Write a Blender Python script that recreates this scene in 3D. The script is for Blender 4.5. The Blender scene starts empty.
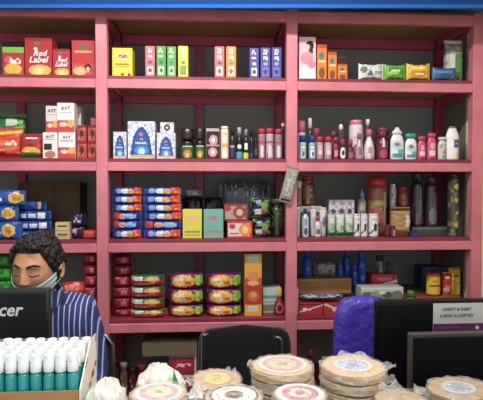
import bpy, math, random
from mathutils import Vector, Matrix, noise
random.seed(7)
PI = math.pi
COL = bpy.context.scene.collection
sc = bpy.context.scene

# ---------------------------------------------------------------- camera
F_PX = 500.0
CAM = Vector((0, 0, 1.5))
YAW = math.radians(3.72); PITCH = math.radians(-1.5)
fwd = Vector((math.sin(YAW)*math.cos(PITCH), math.cos(YAW)*math.cos(PITCH), math.sin(PITCH)))
rgt = Vector((math.cos(YAW), -math.sin(YAW), 0))
upv = rgt.cross(fwd)
def at(px, py, Y):
    d = fwd*F_PX + rgt*(px-241.5) + upv*(200-py)
    return CAM + d*(Y/d.y)
cd = bpy.data.cameras.new('camera'); cam = bpy.data.objects.new('camera', cd); COL.objects.link(cam)
cd.sensor_width = 36; cd.lens = 36*F_PX/483; cd.clip_start = .05
cam.matrix_world = Matrix((( rgt.x, upv.x, -fwd.x, CAM.x), (rgt.y, upv.y, -fwd.y, CAM.y), (rgt.z, upv.z, -fwd.z, CAM.z), (0, 0, 0, 1)))
sc.camera = cam

# ---------------------------------------------------------------- colour and materials
def lin(c):
    return c/12.92 if c <= .04045 else ((c+.055)/1.055)**2.4
_hc = {}
def H(h):
    if h not in _hc:
        c = [lin(int(h[i:i+2], 16)/255) for i in (0, 2, 4)]; g = .3*c[0]+.59*c[1]+.11*c[2]
        _hc[h] = tuple(g+(x-g)*.92 for x in c) + (1.0,)
    return _hc[h]
MATS = {}
def mat(name, rough=.5, spec=.5, metal=0, bump=0, bscale=60, coat=0, trans=0, alpha=1, color=None, var=0, sheen=0):
    m = bpy.data.materials.new(name); m.use_nodes = True
    nt = m.node_tree; b = nt.nodes['Principled BSDF']
    if color is None:
        a = nt.nodes.new('ShaderNodeAttribute'); a.attribute_name = 'Col'; src = a.outputs['Color']
    else:
        a = nt.nodes.new('ShaderNodeRGB'); a.outputs[0].default_value = H(color); src = a.outputs[0]
    tc = nt.nodes.new('ShaderNodeTexCoord')
    if var:
        n = nt.nodes.new('ShaderNodeTexNoise'); n.inputs['Scale'].default_value = 9; n.inputs['Detail'].default_value = 6
        nt.links.new(tc.outputs['Object'], n.inputs['Vector'])
        mr = nt.nodes.new('ShaderNodeMapRange'); mr.inputs['From Min'].default_value = .3; mr.inputs['From Max'].default_value = .7
        mr.inputs['To Min'].default_value = 1-var; mr.inputs['To Max'].default_value = 1+var*.5
        nt.links.new(n.outputs['Fac'], mr.inputs['Value'])
        h = nt.nodes.new('ShaderNodeVectorMath'); h.operation = 'SCALE'
        nt.links.new(src, h.inputs[0]); nt.links.new(mr.outputs[0], h.inputs['Scale']); src = h.outputs[0]
    nt.links.new(src, b.inputs['Base Color'])
    b.inputs['Roughness'].default_value = rough
    b.inputs['Specular IOR Level'].default_value = spec
    b.inputs['Metallic'].default_value = metal
    b.inputs['Coat Weight'].default_value = coat; b.inputs['Coat Roughness'].default_value = .15
    b.inputs['Transmission Weight'].default_value = trans
    b.inputs['Alpha'].default_value = alpha
    b.inputs['Sheen Weight'].default_value = sheen
    if bump:
        n2 = nt.nodes.new('ShaderNodeTexNoise'); n2.inputs['Scale'].default_value = bscale; n2.inputs['Detail'].default_value = 4
        nt.links.new(tc.outputs['Object'], n2.inputs['Vector'])
        bp = nt.nodes.new('ShaderNodeBump'); bp.inputs['Strength'].default_value = bump; bp.inputs['Distance'].default_value = .01
        nt.links.new(n2.outputs['Fac'], bp.inputs['Height']); nt.links.new(bp.outputs['Normal'], b.inputs['Normal'])
    MATS[name] = m; return m
mat('card', .5, .4)
mat('matte', .85, .2, bump=.08)
mat('plastic', .28, .5)
mat('film', .28, .5, bump=.5, bscale=45)
mat('pet', .2, .6)
mat('paint', .42, .5, bump=.06, bscale=25, var=.16)
mat('cardboard', .8, .2, bump=.1, bscale=120, var=.12)
mat('metal', .3, .5, metal=.9)
mat('wall', .8, .2, bump=.15, bscale=18, var=.06)
mat('cloth', .9, .2, bump=.15, bscale=150, sheen=.3)
mat('skin', .5, .35, bump=.05, bscale=90)
mat('hair', .5, .4, bump=.8, bscale=110)
mat('wrapfilm', .2, .6, bump=1.0, bscale=30)
def clear(name, fac_t, col, rough=.12, bump=.6, bs=35):
    m = bpy.data.materials.new(name); m.use_nodes = True; nt = m.node_tree; nt.nodes.clear()
    o = nt.nodes.new('ShaderNodeOutputMaterial'); mx = nt.nodes.new('ShaderNodeMixShader')
    t = nt.nodes.new('ShaderNodeBsdfTransparent'); p = nt.nodes.new('ShaderNodeBsdfPrincipled')
    p.inputs['Base Color'].default_value = H(col); p.inputs['Roughness'].default_value = rough
    p.inputs['Specular IOR Level'].default_value = 1
    n = nt.nodes.new('ShaderNodeTexNoise'); n.inputs['Scale'].default_value = bs; n.inputs['Detail'].default_value = 5
    tc = nt.nodes.new('ShaderNodeTexCoord'); nt.links.new(tc.outputs['Object'], n.inputs['Vector'])
    bp = nt.nodes.new('ShaderNodeBump'); bp.inputs['Strength'].default_value = bump; bp.inputs['Distance'].default_value = .012
    nt.links.new(n.outputs['Fac'], bp.inputs['Height']); nt.links.new(bp.outputs['Normal'], p.inputs['Normal'])
    mr = nt.nodes.new('ShaderNodeMapRange'); mr.inputs['From Min'].default_value = .35; mr.inputs['From Max'].default_value = .7
    mr.inputs['To Min'].default_value = fac_t*.7; mr.inputs['To Max'].default_value = min(1, fac_t*1.6)
    nt.links.new(n.outputs['Fac'], mr.inputs['Value']); nt.links.new(mr.outputs[0], mx.inputs['Fac'])
    nt.links.new(t.outputs[0], mx.inputs[1]); nt.links.new(p.outputs[0], mx.inputs[2]); nt.links.new(mx.outputs[0], o.inputs['Surface'])
    MATS[name] = m
clear('clearfilm', .27, 'f4f0e8', .08, 1.0, 42)
clear('clearbag', .44, 'e8ecea', .1, .9)
clear('milkbag', .62, 'efece2', .15, .9)
clear('greybag', .3, 'aab2b8')

# ---------------------------------------------------------------- mesh collector
class MB:
    def __init__(s): s.v = []; s.f = []; s.c = []; s.smooth = []
    def face(s, pts, col, sm=False):
        i = len(s.v); s.v += [tuple(p) for p in pts]; s.f.append(tuple(range(i, i+len(pts)))); s.c.append(col); s.smooth.append(sm)
    def grid(s, surf, nu, nv, cf, sm=True, closeu=False):
        i0 = len(s.v)
        for j in range(nv+1):
            for i in range(nu+(0 if closeu else 1)): s.v.append(tuple(surf(i/nu, j/nv)))
        W = nu if closeu else nu+1
        for j in range(nv):
            for i in range(nu):
                a = i0+j*W+i; b = i0+j*W+(i+1) % W if closeu else a+1
                s.f.append((a, b, b+W, a+W)); s.c.append(cf((i+.5)/nu, (j+.5)/nv)); s.smooth.append(sm)
    def box(s, x0, x1, y0, y1, z0, z1, col, b=0, cf=None):
        # chamfered box
        cx, cy, cz = (x0+x1)/2, (y0+y1)/2, (z0+z1)/2
        h = (abs(x1-x0)/2, abs(y1-y0)/2, abs(z1-z0)/2); b = min(b, min(h)*.45)
        def P(sx, sy, sz, ax):
            r = [sx*(h[0]-b), sy*(h[1]-b), sz*(h[2]-b)]
            r[ax] = (sx, sy, sz)[ax]*h[ax]
            return (cx+r[0], cy+r[1], cz+r[2])
        for ax in range(3):
            for sg in (-1, 1):
                o = [(-1, -1), (1, -1), (1, 1), (-1, 1)]
                if sg*(-1 if ax == 1 else 1) < 0: o = o[::-1]
                q = []
                for a_, b_ in o:
                    t = [0, 0, 0]; t[ax] = sg; oth = [k for k in range(3) if k != ax]; t[oth[0]] = a_; t[oth[1]] = b_
                    q.append(P(*t, ax))
                s.face(q, col)
        if b > 0:
            for ax in range(3):        # edges running along ax
                o0, o1 = [k for k in range(3) if k != ax]
                for a_ in (-1, 1):
                    for b_ in (-1, 1):
                        t = [0, 0, 0]; t[o0] = a_; t[o1] = b_
                        lo = t[:]; hi = t[:]; lo[ax] = -1; hi[ax] = 1
                        q = [P(*lo, o0), P(*hi, o0), P(*hi, o1), P(*lo, o1)]
                        n = (Vector(q[1])-Vector(q[0])).cross(Vector(q[2])-Vector(q[1]))
                        if n[o0]*a_ < 0: q = q[::-1]
                        s.face(q, col)
            for sx in (-1, 1):
                for sy in (-1, 1):
                    for sz in (-1, 1):
                        q = [P(sx, sy, sz, 0), P(sx, sy, sz, 1), P(sx, sy, sz, 2)]
                        if sx*sy*sz < 0: q = q[::-1]
                        s.face(q, col)
    def lathe(s, prof, n, cf, cx=0, cy=0, sy=1.0, cap=True, wob=None):
        """prof: list of (r, z); cf(u, k) with u 0..1 left to right over the front half (outside: back)"""
        i0 = len(s.v)
        for k, (r, z) in enumerate(prof):
            for i in range(n):
                a = PI+2*PI*i/n; rr = r*(wob(a, z) if wob else 1)
                s.v.append((cx+rr*math.cos(a), cy+rr*math.sin(a)*sy, z))
        for k in range(len(prof)-1):
            for i in range(n):
                a = i0+k*n+i; b = i0+k*n+(i+1) % n
                s.f.append((a, b, b+n, a+n))
                am = 2*PI*(i+.5)/n
                u = (1-math.cos(am))/2
                s.c.append(cf(u if am < PI else -1, (prof[k][1]+prof[k+1][1])/2)); s.smooth.append(True)
        if cap:
            s.f.append(tuple(i0+i for i in range(n))[::-1]); s.c.append(cf(-1, prof[0][1])); s.smooth.append(False)
            s.f.append(tuple(i0+(len(prof)-1)*n+i for i in range(n))); s.c.append(cf(-1, prof[-1][1])); s.smooth.append(False)
    def tube(s, pts, r, col, n=8):
        pts = [Vector(p) for p in pts]; rings = []
        rr = r if isinstance(r, (list, tuple)) else [r]*len(pts)
        up = Vector((0, 0, 1))
        for i, p in enumerate(pts):
            t = (pts[min(i+1, len(pts)-1)]-pts[max(i-1, 0)]).normalized()
            a = t.cross(up)
            if a.length < .05: a = t.cross(Vector((1, 0, 0)))
            a.normalize(); b = t.cross(a)
            rings.append([p+(a*math.cos(2*PI*k/n)+b*math.sin(2*PI*k/n))*rr[i] for k in range(n)])
        i0 = len(s.v)
        for q in rings: s.v += [tuple(p) for p in q]
        for j in range(len(pts)-1):
            for k in range(n):
                a = i0+j*n+k; b = i0+j*n+(k+1) % n
                s.f.append((a, a+n, b+n, b)); s.c.append(col); s.smooth.append(True)
        s.f.append(tuple(i0+k for k in range(n))); s.c.append(col); s.smooth.append(False)
        s.f.append(tuple(i0+(len(pts)-1)*n+k for k in range(n))[::-1]); s.c.append(col); s.smooth.append(False)
    def build(s, name, m, parent=None):
        me = bpy.data.meshes.new(name); me.from_pydata(s.v, [], s.f)
        ca = me.color_attributes.new('Col', 'FLOAT_COLOR', 'CORNER'); flat = []
        for f, c in zip(s.f, s.c):
            cc = H(c) if isinstance(c, str) else c
            flat += list(cc)*len(f)
        ca.data.foreach_set('color', flat)
        me.polygons.foreach_set('use_smooth', s.smooth)
        me.materials.append(MATS[m]); me.update()
        o = bpy.data.objects.new(name, me); COL.objects.link(o)
        if parent is not None: o.parent = parent
        return o
def tag(o, label, cat, group=None, kind=None):
    if label: o['label'] = label
    if cat: o['category'] = cat
    if group: o['group'] = group
    if kind: o['kind'] = kind
    return o
def empty(name, loc, label=None, cat=None, group=None, rz=0):
    o = bpy.data.objects.new(name, None); COL.objects.link(o); o.location = loc; o.rotation_euler = (0, 0, rz); o.empty_display_size = .05
    return tag(o, label, cat, group)

# ---------------------------------------------------------------- lettering
_tx = {}
def glyphs(txt, shear=0):
    k = (txt, shear)
    if k in _tx: return _tx[k]
    cu = bpy.data.curves.new('t', 'FONT'); cu.body = txt; cu.resolution_u = 2; cu.size = 1; cu.shear = shear; cu.offset = .02
    o = bpy.data.objects.new('t', cu); COL.objects.link(o)
    dg = bpy.context.evaluated_depsgraph_get(); me = o.evaluated_get(dg).to_mesh()
    vs = [(v.co.x, v.co.y) for v in me.vertices]; fs = [tuple(p.vertices) for p in me.polygons]
    o.evaluated_get(dg).to_mesh_clear(); bpy.data.objects.remove(o)
    x0 = min(v[0] for v in vs); x1 = max(v[0] for v in vs); y0 = min(v[1] for v in vs); y1 = max(v[1] for v in vs)
    vs = [((x-x0)/(y1-y0), (y-y0)/(y1-y0)) for x, y in vs]
    _tx[k] = (vs, fs, (x1-x0)/(y1-y0)); return _tx[k]
def add_text(mb, surf, W, Hh, txt, cx, cy, hv, col, maxw=.9, rot=False, shear=0, flip=1):
    """surf(u,v,lift) -> point; hv = letter height as fraction of Hh; rot = running upwards"""
    vs, fs, asp = glyphs(txt, shear)
    if not rot:
        hu = hv; wu = hv*Hh*asp/W
        k = min(1, maxw/wu); i0 = len(mb.v)
        for x, y in vs: mb.v.append(tuple(surf(cx+(x/asp-.5)*wu*k, cy+(y-.5)*hu*(k*.4+.6), .0009)))
    else:
        wl = hv*asp*W/Hh; k = min(1, maxw/wl); i0 = len(mb.v)
        for x, y in vs: mb.v.append(tuple(surf(cx-(y-.5)*hv, cy+(x/asp-.5)*wl*k, .0009)))
    for f in fs: mb.f.append(tuple(i0+i for i in f)); mb.c.append(col); mb.smooth.append(False)

# ---------------------------------------------------------------- printed art
def shade(h, k):
    return ''.join('%02x' % max(0, min(255, int(int(h[i:i+2], 16)*k))) for i in (0, 2, 4))
def hsh(i, j, s=0):
    return (math.sin(i*127.1+j*311.7+s*74.7)*43758.5453) % 1.0
def art_col(art, base, u, v):
    c = base
    for a in art:
        k = a[0]
        if k == 'r':
            if a[1] <= u <= a[3] and a[2] <= v <= a[4]: c = a[5]
        elif k == 'e':
            if ((u-a[1])/a[3])**2+((v-a[2])/a[4])**2 <= 1: c = a[5]
        elif k == 'd':     # diagonal band: v between a+b*u and a+b*u+w
            t = a[1]+a[2]*u
            if t <= v <= t+a[3]: c = a[4]
        elif k == 'n':     # printed speckle
            if a[1] <= u <= a[3] and a[2] <= v <= a[4]:
                if hsh(int(u*a[7]), int(v*a[8]), len(art)) < a[5]: c = a[6]
        elif k == 'y':     # pointed arch
            x = abs(u-a[1])/a[3]
            if x < 1 and a[2] <= v <= a[2]+a[4]*(1-x**1.8*.55-x**8*.45): c = a[5]
    return c
def art_text(mb, surf, W, Hh, art):
    for a in art:
        if a[0] == 't': add_text(mb, surf, W, Hh, a[1], a[2], a[3], a[4], a[5], *(a[6:7] or (.9,)), shear=(a[7] if len(a) > 7 else 0))
        if a[0] == 'tv': add_text(mb, surf, W, Hh, a[1], a[2], a[3], a[4], a[5], .9, rot=True)

# ---------------------------------------------------------------- package kinds: each returns [(part, MB, material)]
def k_carton(w, h, d, base='cccccc', art=(), side=None, top=None, cs=.0042, m='card', flap=True, sideart=None):
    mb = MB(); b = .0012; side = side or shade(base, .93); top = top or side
    mb.box(-w/2, w/2, .0006, d, 0, h, side, b)
    fs = lambda u, v, l=0: (-w/2+b+u*(w-2*b), -l, b+v*(h-2*b))
    nu = max(2, min(46, round(w/cs))); nv = max(2, min(60, round(h/cs)))
    mb.grid(fs, nu, nv, lambda u, v: art_col(art, base, u, v), sm=False)
    for (p, q) in (((-w/2+b, 0, b), (-w/2+b, 0, h-b)), ((w/2-b, 0, b), (w/2-b, 0, h-b))): pass
    art_text(mb, fs, w, h, art)
    if flap and d > .01:   # tucked top flap with its cut seam
        mb.box(-w/2+.003, w/2-.003, .003, d*.62, h-.0004, h+.0008, top)
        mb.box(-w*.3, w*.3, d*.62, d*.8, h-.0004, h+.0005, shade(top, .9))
    return [('box', mb, m)]
def k_pillow(w, h, d, base='2244aa', art=(), m='film', fin=None, seed=0, upright=False, ear=0):
    """sealed flow pack; fins at both ends of x (or at top and bottom when upright)"""
    mb = MB(); fin = fin or shade(base, .85)
    L, T = (h, w) if upright else (w, h)
    nl = max(14, min(54, round(L/.004))); na = 30
    def prof(t):
        e = min(t, 1-t)/.09
        if e < 1: return .04+.0*e
        q = 1-abs(2*(t-.09)/.82-1)**5
        return .12+.88*max(0, q)**.5
    def surf(t, a, lift=0):
        ang = a*2*PI; ca, sa = math.cos(ang), math.sin(ang)
        k = prof(t)
        e = abs(2*t-1)
        th = T/2*(1-.1*(1-e**4)) if upright else T/2*(1.0-.16*e**5)
        p = .55 if not ear else .8
        if ear: th = T/2*(1-ear+ear*e**3)*(1+.12*noise.noise(Vector((t*7, seed, a*3))))
        z = th*math.copysign(abs(sa)**p, sa); y = -math.copysign(abs(ca)**(p+.1), ca)*d/2*k
        wr = (noise.noise(Vector((t*11+seed, a*7, seed*.7)))*.11*min(d, T)) if k > .1 else 0
        y += wr*(1 if ca < 0 else -1)
        l = -L/2+t*L
        if e > .985: l += (.0022 if int(a*60) % 2 else -.0012)*math.copysign(1, 2*t-1)
        y -= lift
        return (z, y+d/2, L/2+l) if upright else (l, y+d/2, max(0, T/2+z))
    def cf(t, a):
        ang = a*2*PI; s_ = math.sin(ang); v = .5+.5*math.copysign(abs(s_)**(.8 if ear else .55), s_)
        if t < .045 or t > .955: return fin
        if math.cos(ang) < -.2: return base
        return art_col(art, base, v, t) if upright else art_col(art, base, t, v)
    mb.grid(surf, nl, na, cf)
    for e in (0, 1):
        i0 = len(mb.v); mb.v += [surf(e, a/na) for a in range(na)]
        mb.f.append(tuple(range(i0, i0+na))); mb.c.append(fin); mb.smooth.append(False)
    def fs(u, v, l=0):
        t, z = (v, u) if upright else (u, v)
        q = (z-.5)*2; sa = math.copysign(min(1, abs(q))**(1/.55), q); a = math.asin(sa)/(2*PI)
        return surf(t, a % 1.0, .0012)
    art_text(mb, fs, w, h, art)
    return [('wrapper', mb, m)]
PROF = {   # body (z, r) as fractions of body height and half width
 'cyl':   [(0,.93),(.02,1),(.9,1),(.96,.96),(1,.8)],
 'can':   [(0,.9),(.02,1),(.03,1),(.95,1),(.97,.94),(1,.92)],
 'shoulder': [(0,.9),(.03,1),(.72,1),(.8,.95),(.88,.7),(.94,.45),(1,.42)],
 'taper': [(0,.8),(.04,.95),(.3,1),(.6,.86),(.8,.6),(.92,.4),(1,.36)],
 'squeeze': [(0,.85),(.03,.95),(.35,1),(.75,.98),(.88,.8),(1,.55)],
 'tube':  [(0,.7),(.02,.75),(.3,.85),(.7,.95),(.98,1),(1,1)],
 'jar':   [(0,.9),(.04,1),(.78,1),(.86,.92),(.9,.8),(1,.8)],
 'waist': [(0,.85),(.04,1),(.25,.98),(.45,.84),(.65,.95),(.8,.8),(.9,.45),(1,.42)],
 'square': [(0,.95),(.02,1),(.85,1),(.92,.8),(1,.7)],
}
CAPS = {'flat': [(0,1),(.85,1),(1,.93)], 'dome': [(0,1),(.5,.98),(.75,.85),(.92,.55),(1,.2)], 'flip': [(0,1),(.75,.97),(.8,.9),(1,.85)],
        'cone': [(0,1),(.3,.9),(.6,.55),(1,.3)], 'pump': [(0,1),(.25,1),(.27,.35),(.6,.3),(.62,.9),(.85,.9),(1,.7)], 'knurl': [(0,1),(.1,1.04),(.9,1.04),(1,.9)]}
def k_bottle(w, h, d=None, base='ffffff', art=(), prof='cyl', cap='ffffff', capf=.2, capw=.9, capp='flat', m='plastic', capm='plastic', cs=.005, lidname='cap'):
    mb = MB(); hb = h*(1-capf); r = w/2; sy = (d/w if d else 1)
    base_pr = PROF[prof]; pr = []
    n = max(6, min(40, round(hb/cs)))
    for i in range(n+1):
        z = i/n
        for (z0, r0), (z1, r1) in zip(base_pr, base_pr[1:]):
            if z0 <= z <= z1:
                t = (z-z0)/(z1-z0); pr.append((r*(r0+(r1-r0)*t), z*hb)); break
    def rad(z):
        z = max(0, min(1, z))*n; i = min(n-1, int(z)); t = z-i
        return pr[i][0]*(1-t)+pr[i+1][0]*t
    mb.lathe(pr, 28, lambda u, z: art_col(art, base, u, z/hb) if u >= 0 else base, 0, r*sy, sy)
    def fs(u, v, l=0):
        c = max(-1, min(1, 1-2*u)); a = math.acos(c)    # 0..pi left to right
        R = rad(v)+.001
        return (-R*math.cos(a), r*sy-R*math.sin(a)*sy, v*hb)
    art_text(mb, fs, w, hb, art)
    out = [('body', mb, m)]
    if capf > 0:
        cb = MB(); top = pr[-1][0]; cr = r*capw; hc = h*capf
        cb.lathe([(cr*q, hb-.0005+z*hc) for z, q in CAPS[capp]], 20, lambda u, z: cap, 0, r*sy, max(sy, min(1, sy*1.1)), wob=(lambda a, z: 1+.025*math.cos(a*20)) if capp == 'knurl' else None)
        if capp == 'pump': cb.box(-cr*2.2, 0, r*sy-.003, r*sy+.003, hb+hc*.7, hb+hc*.84, cap)
        out.append((lidname, cb, capm))
    return out
KIND = {'carton': k_carton, 'pillow': k_pillow, 'bottle': k_bottle}

D = 2.30
def item(kind, name, label, cat, x0, x1, yt, bz_, yo, d=None, group=None, rz=0, dz=None, lay=0, **kw):
    """place a package between pixel columns x0..x1 with its top at row yt, front face at depth D+yo, standing at height base. Returns top height."""
    Y = D+yo; ym = yt+8
    A = at(x0, ym, Y); B = at(x1, ym, Y); w = B.x-A.x-.0012
    h = dz if dz else at((x0+x1)/2, yt, Y).z-bz_
    if kind != 'bottle' and d is None: d = w*.5
    parts = KIND[kind](w, h, d, **kw)
    loc = ((A.x+B.x)/2, Y, bz_+.0004)
    if len(parts) == 1:
        o = parts[0][1].build(name, parts[0][2]); o.location = loc; tag(o, label, cat, group)
    else:
        o = empty(name, loc, label, cat, group)
        for pn, mb, m in parts: mb.build(pn, m, o)
    o.rotation_euler = (0, lay, rz)
    return bz_+h+.0012
# ================================================================ the setting
def struct(name, mb, m):
    o = mb.build(name, m); o['kind'] = 'structure'; return o
XL, XR, YB, ZC = -1.75, 1.30, 2.86, 2.75
b = MB(); b.box(XL-.1, XR+.1, -1.2, YB+.1, -.06, 0, '8b8680'); struct('floor', b, 'wall')
b = MB(); b.box(XL-.1, XR+.1, .6, YB+.1, ZC, ZC+.08, 'd8d4cc'); struct('ceiling', b, 'wall')
b = MB(); b.box(XL-.1, XR+.1, YB, YB+.1, 0, ZC, 'a8a49c'); struct('wall_back', b, 'wall')
b = MB(); b.box(XL-.1, XL, -1.2, YB, 0, ZC, 'd9d2c0'); struct('wall_left', b, 'wall')
b = MB(); b.box(XR, XR+.1, -1.2, YB, 0, ZC, 'f3ecd2'); struct('wall_right', b, 'wall')
FD = 2.185; zb = (CAM+fwd*FD+upv*(200-10.6)*FD/F_PX).z
b = MB(); b.box(-1.3, 1.3, 0, .012, .018, ZC-zb, '0f3c78', .001)
b.box(-1.3, 1.3, -.006, .012, 0, .017, '1260b4', .002); tr = struct('trim_1', b, 'matte')  # lower lip painted a brighter blue to look lit
tr.location = (CAM.x+fwd.x*FD, fwd.y*FD, zb); tr.rotation_euler = (0, 0, -YAW); tr.location.x = fwd.x*FD-.06

# ---------------------------------------------------------------- the rack
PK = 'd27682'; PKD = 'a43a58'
XP = [at(103, 180, D+.02).x, at(291, 180, D+.02).x, at(475, 180, D+.02).x]
XP = [XP[0]-(XP[1]-XP[0])] + XP
PW = .0255; DEP = .44
Zr = [at(200, 80, D).z, at(200, 162.2, D).z, at(200, 243, D).z, at(200, 323, D).z, .50]   # rail tops
RH = .041
ZD = [z+.017 for z in Zr]
rack = empty('shelving_rack', (XP[1], D, 0), 'pink painted open steel shelving rack filled with groceries behind the counter', 'shelf')
rx, ry = XP[1], D
def rp(name, fn, m='paint'):
    q = MB(); fn(q); o = q.build(name, m, rack); o.location = (-rx, -ry, 0); return o
ztop = at(200, 9, D).z; zt0 = at(200, 19.8, D).z
for x in XP:
    rp('front_upright', lambda q: q.box(x-PW, x+PW, D-.002, D+.045, 0, ztop+.01, PK, .002))
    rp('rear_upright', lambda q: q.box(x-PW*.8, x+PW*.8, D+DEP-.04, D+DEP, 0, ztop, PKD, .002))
for a_, b_ in zip(XP, XP[1:]):
    xm = (a_+b_)/2
    if a_ == XP[0]: xm -= .075
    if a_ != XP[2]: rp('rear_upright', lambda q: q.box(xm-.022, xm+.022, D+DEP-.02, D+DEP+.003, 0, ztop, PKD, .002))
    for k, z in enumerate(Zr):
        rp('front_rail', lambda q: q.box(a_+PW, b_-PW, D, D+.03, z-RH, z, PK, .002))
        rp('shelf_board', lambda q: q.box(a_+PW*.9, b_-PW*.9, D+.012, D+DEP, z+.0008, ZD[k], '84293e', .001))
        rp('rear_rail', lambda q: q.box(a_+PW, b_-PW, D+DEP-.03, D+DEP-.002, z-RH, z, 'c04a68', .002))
    rp('front_rail', lambda q: q.box(a_+PW, b_-PW, D, D+.03, zt0, ztop, PK, .002))
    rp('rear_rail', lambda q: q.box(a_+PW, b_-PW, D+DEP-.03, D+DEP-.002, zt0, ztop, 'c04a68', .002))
    rp('top_board', lambda q: q.box(a_-PW*.9, b_+PW*.9, D+.03, D+DEP, ztop+.002, ztop+.018, 'b48c56', .001), 'cardboard')
for x in XP:
    for z in Zr+[ztop]:
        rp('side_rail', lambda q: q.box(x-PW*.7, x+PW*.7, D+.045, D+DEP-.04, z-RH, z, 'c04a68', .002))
# undersides of the boards are bare brown ply
for a_, b_ in zip(XP, XP[1:]):
    for k, z in enumerate(Zr):
        rp('board_underside', lambda q: q.box(a_+PW*.9, b_-PW*.9, D+.031, D+DEP-.031, z-.002, z+.0006, 'b48c56'), 'cardboard')
rp('back_panel', lambda q: q.box(XP[0], XP[3]+.02, D+DEP+.004, D+DEP+.014, .1, ztop, '8a908c', .001), 'matte')
rp('side_panel', lambda q: q.box(XP[3]+.021, XP[3]+.027, D+.16, D+DEP-.01, .1, ztop, '7a776c', .001), 'matte')

# ---------------------------------------------------------------- counter and desk
ZC_ = .955
b = MB(); b.box(-1.5, 1.2, .78, 1.31, ZC_-.03, ZC_, '6e675c', .003); 
b2 = MB(); b2.box(-1.48, 1.18, .82, 1.29, 0, ZC_-.03, '8a8378', .003)
b3 = MB(); b3.box(-1.5, 1.2, .775, .79, ZC_-.032, ZC_+.002, '8f939a', .002)
t = empty('shop_counter', (0, 1.05, 0), 'grey topped shop counter in front carrying papad packs and sanitiser bottles', 'counter')
for nm, q, m in (('counter_top', b, 'card'), ('counter_base', b2, 'card'), ('edge_strip', b3, 'metal')):
    o = q.build(nm, m, t); o.location = (0, -1.05, 0)
ZK = .74
t = empty('computer_desk', (0, 1.5, 0), 'dark desk behind the counter carrying the three black screens', 'desk')
q = MB(); q.box(-1.2, 1.15, -.18, .17, ZK-.03, ZK, '3a3230', .003); q.build('desk_top', 'card', t)
for sx in (-1.15, -.2, 1.1):
    q = MB(); q.box(sx-.02, sx+.02, -.16, .15, 0, ZK-.03, '3a3230', .002); q.build('leg', 'card', t)
# ================================================================ goods on the shelves
R1, R2, R3, R4, R5 = ZD
# ---- row 1, left bay
g = 'red tea cartons on the top shelf'
item('carton', 'tea_carton', 'red carton with green top band and yellow food picture, top shelf left end', 'carton', 2, 24, 47, R1, .04, .07,
     base='b8242c', top='4f9a3a', art=[('r',0,.8,1,1,'78b83c'),('e',.3,.55,.22,.14,'d84a6a'),('e',.5,.22,.42,.2,'e8b23a'),('r',.05,0,.95,.06,'5a9a3a'),('n',.3,.42,.85,.6,.45,'f8e8e8',9,9)], group=g)
RL = [('r',0,.93,1,1,'8e1c22'),('e',.45,.86,.1,.05,'3f7a46'),('e',.4,.72,.08,.04,'e8d8c8'),('e',.55,.14,.42,.15,'e3b04a'),('e',.5,.12,.2,.1,'f0d080'),('r',.1,0,.95,.035,'4f9040'),
      ('t','Red',.58,.6,.16,'fbeeee',.6,.3),('t','Label',.52,.43,.17,'fbeeee',.75,.3)]
item('carton', 'tea_carton', 'largest red tea carton with white script lettering on the top shelf', 'carton', 24.5, 52, 38, R1, .04, .09, base='b4202a', top='a01c24', art=RL, group=g)
item('carton', 'tea_carton', 'small red tea carton with white script lettering right of the largest one', 'carton', 52.5, 70, 49, R1, .04, .07, base='b4202a', art=RL, group=g)
item('carton', 'tea_carton', 'red carton with portrait of dark-haired woman at the bottom right, top shelf', 'carton', 71.5, 95, 40.5, R1, .04, .08, base='b5262e',
     art=[('e',.48,.82,.16,.07,'4a6a3a'),('r',.12,.66,.88,.73,'d8a060'),('r',0,0,1,.36,'c63a3a'),('e',.35,.15,.3,.12,'e0b070'),('e',.7,.24,.16,.12,'1c1414'),('e',.7,.19,.09,.08,'d8a080')], group=g)
item('carton', 'tea_carton', 'dark green carton lying behind the red tea cartons on the top shelf', 'carton', 2, 70, 43, R1, .16, .1, base='1a2018', art=[('r',0,.7,.3,1,'223a20')], group=g)
# ---- row 1, middle bay
item('carton', 'tea_carton', 'yellow carton with red oval badge standing alone at the left of the top middle shelf', 'carton', 112, 132.5, 48, R1, .04, .08, base='ecc80e',
     art=[('e',.52,.72,.3,.1,'f6e6d0'),('e',.52,.72,.27,.075,'c8202c'),('n',.36,.69,.68,.75,.6,'f8e0e0',16,14),('r',.15,.42,.85,.46,'8a7a1a'),('r',.2,.34,.8,.37,'a8901a'),('e',.5,.08,.08,.06,'8a2a1a'),('e',.86,.08,.08,.06,'8a2a1a')])
def spice(x0, x1, yt, base, label, c2, rz=0, pic='e8e4e0'):
    item('carton', 'spice_carton', label, 'carton', x0, x1, yt, R1, .04, .1, base=base, group='slim spice cartons on the top middle shelf', rz=rz,
      art=[('n',.25,.58,.7,.94,.36,'f4f0ec',6,14),('r',.2,.08,.8,.36,pic),('e',.5,.22,.2,.08,shade(base,.7)),('e',.5,.48,.22,.05,c2)])
spice(145, 155, 46, 'cf5f72', 'pink slim carton left of the two green ones on the top shelf', '7a3040')
spice(156.3, 166, 46, '3f9a30', 'left one of the two adjoining green slim cartons', '1a6a5a')
spice(167, 176, 46.5, '4aa336', 'right one of the two adjoining green slim cartons', '1f6fae')
spice(178, 188.3, 46, 'e6cc18', 'yellow slim carton right of the green ones on the top shelf', '2f8a3a', pic='3a9a78')
spice(214.5, 224.5, 46.5, 'd0646c', 'pink slim carton directly beside the orange one', '8a3040')
spice(226, 236.3, 46.5, 'e88a28', 'orange slim carton on the top middle shelf', '2f9a5a', pic='b8c4d8')
spice(249.5, 259, 48, '4a479c', 'leftmost of the three violet slim cartons', 'd8d8f0')
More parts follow.
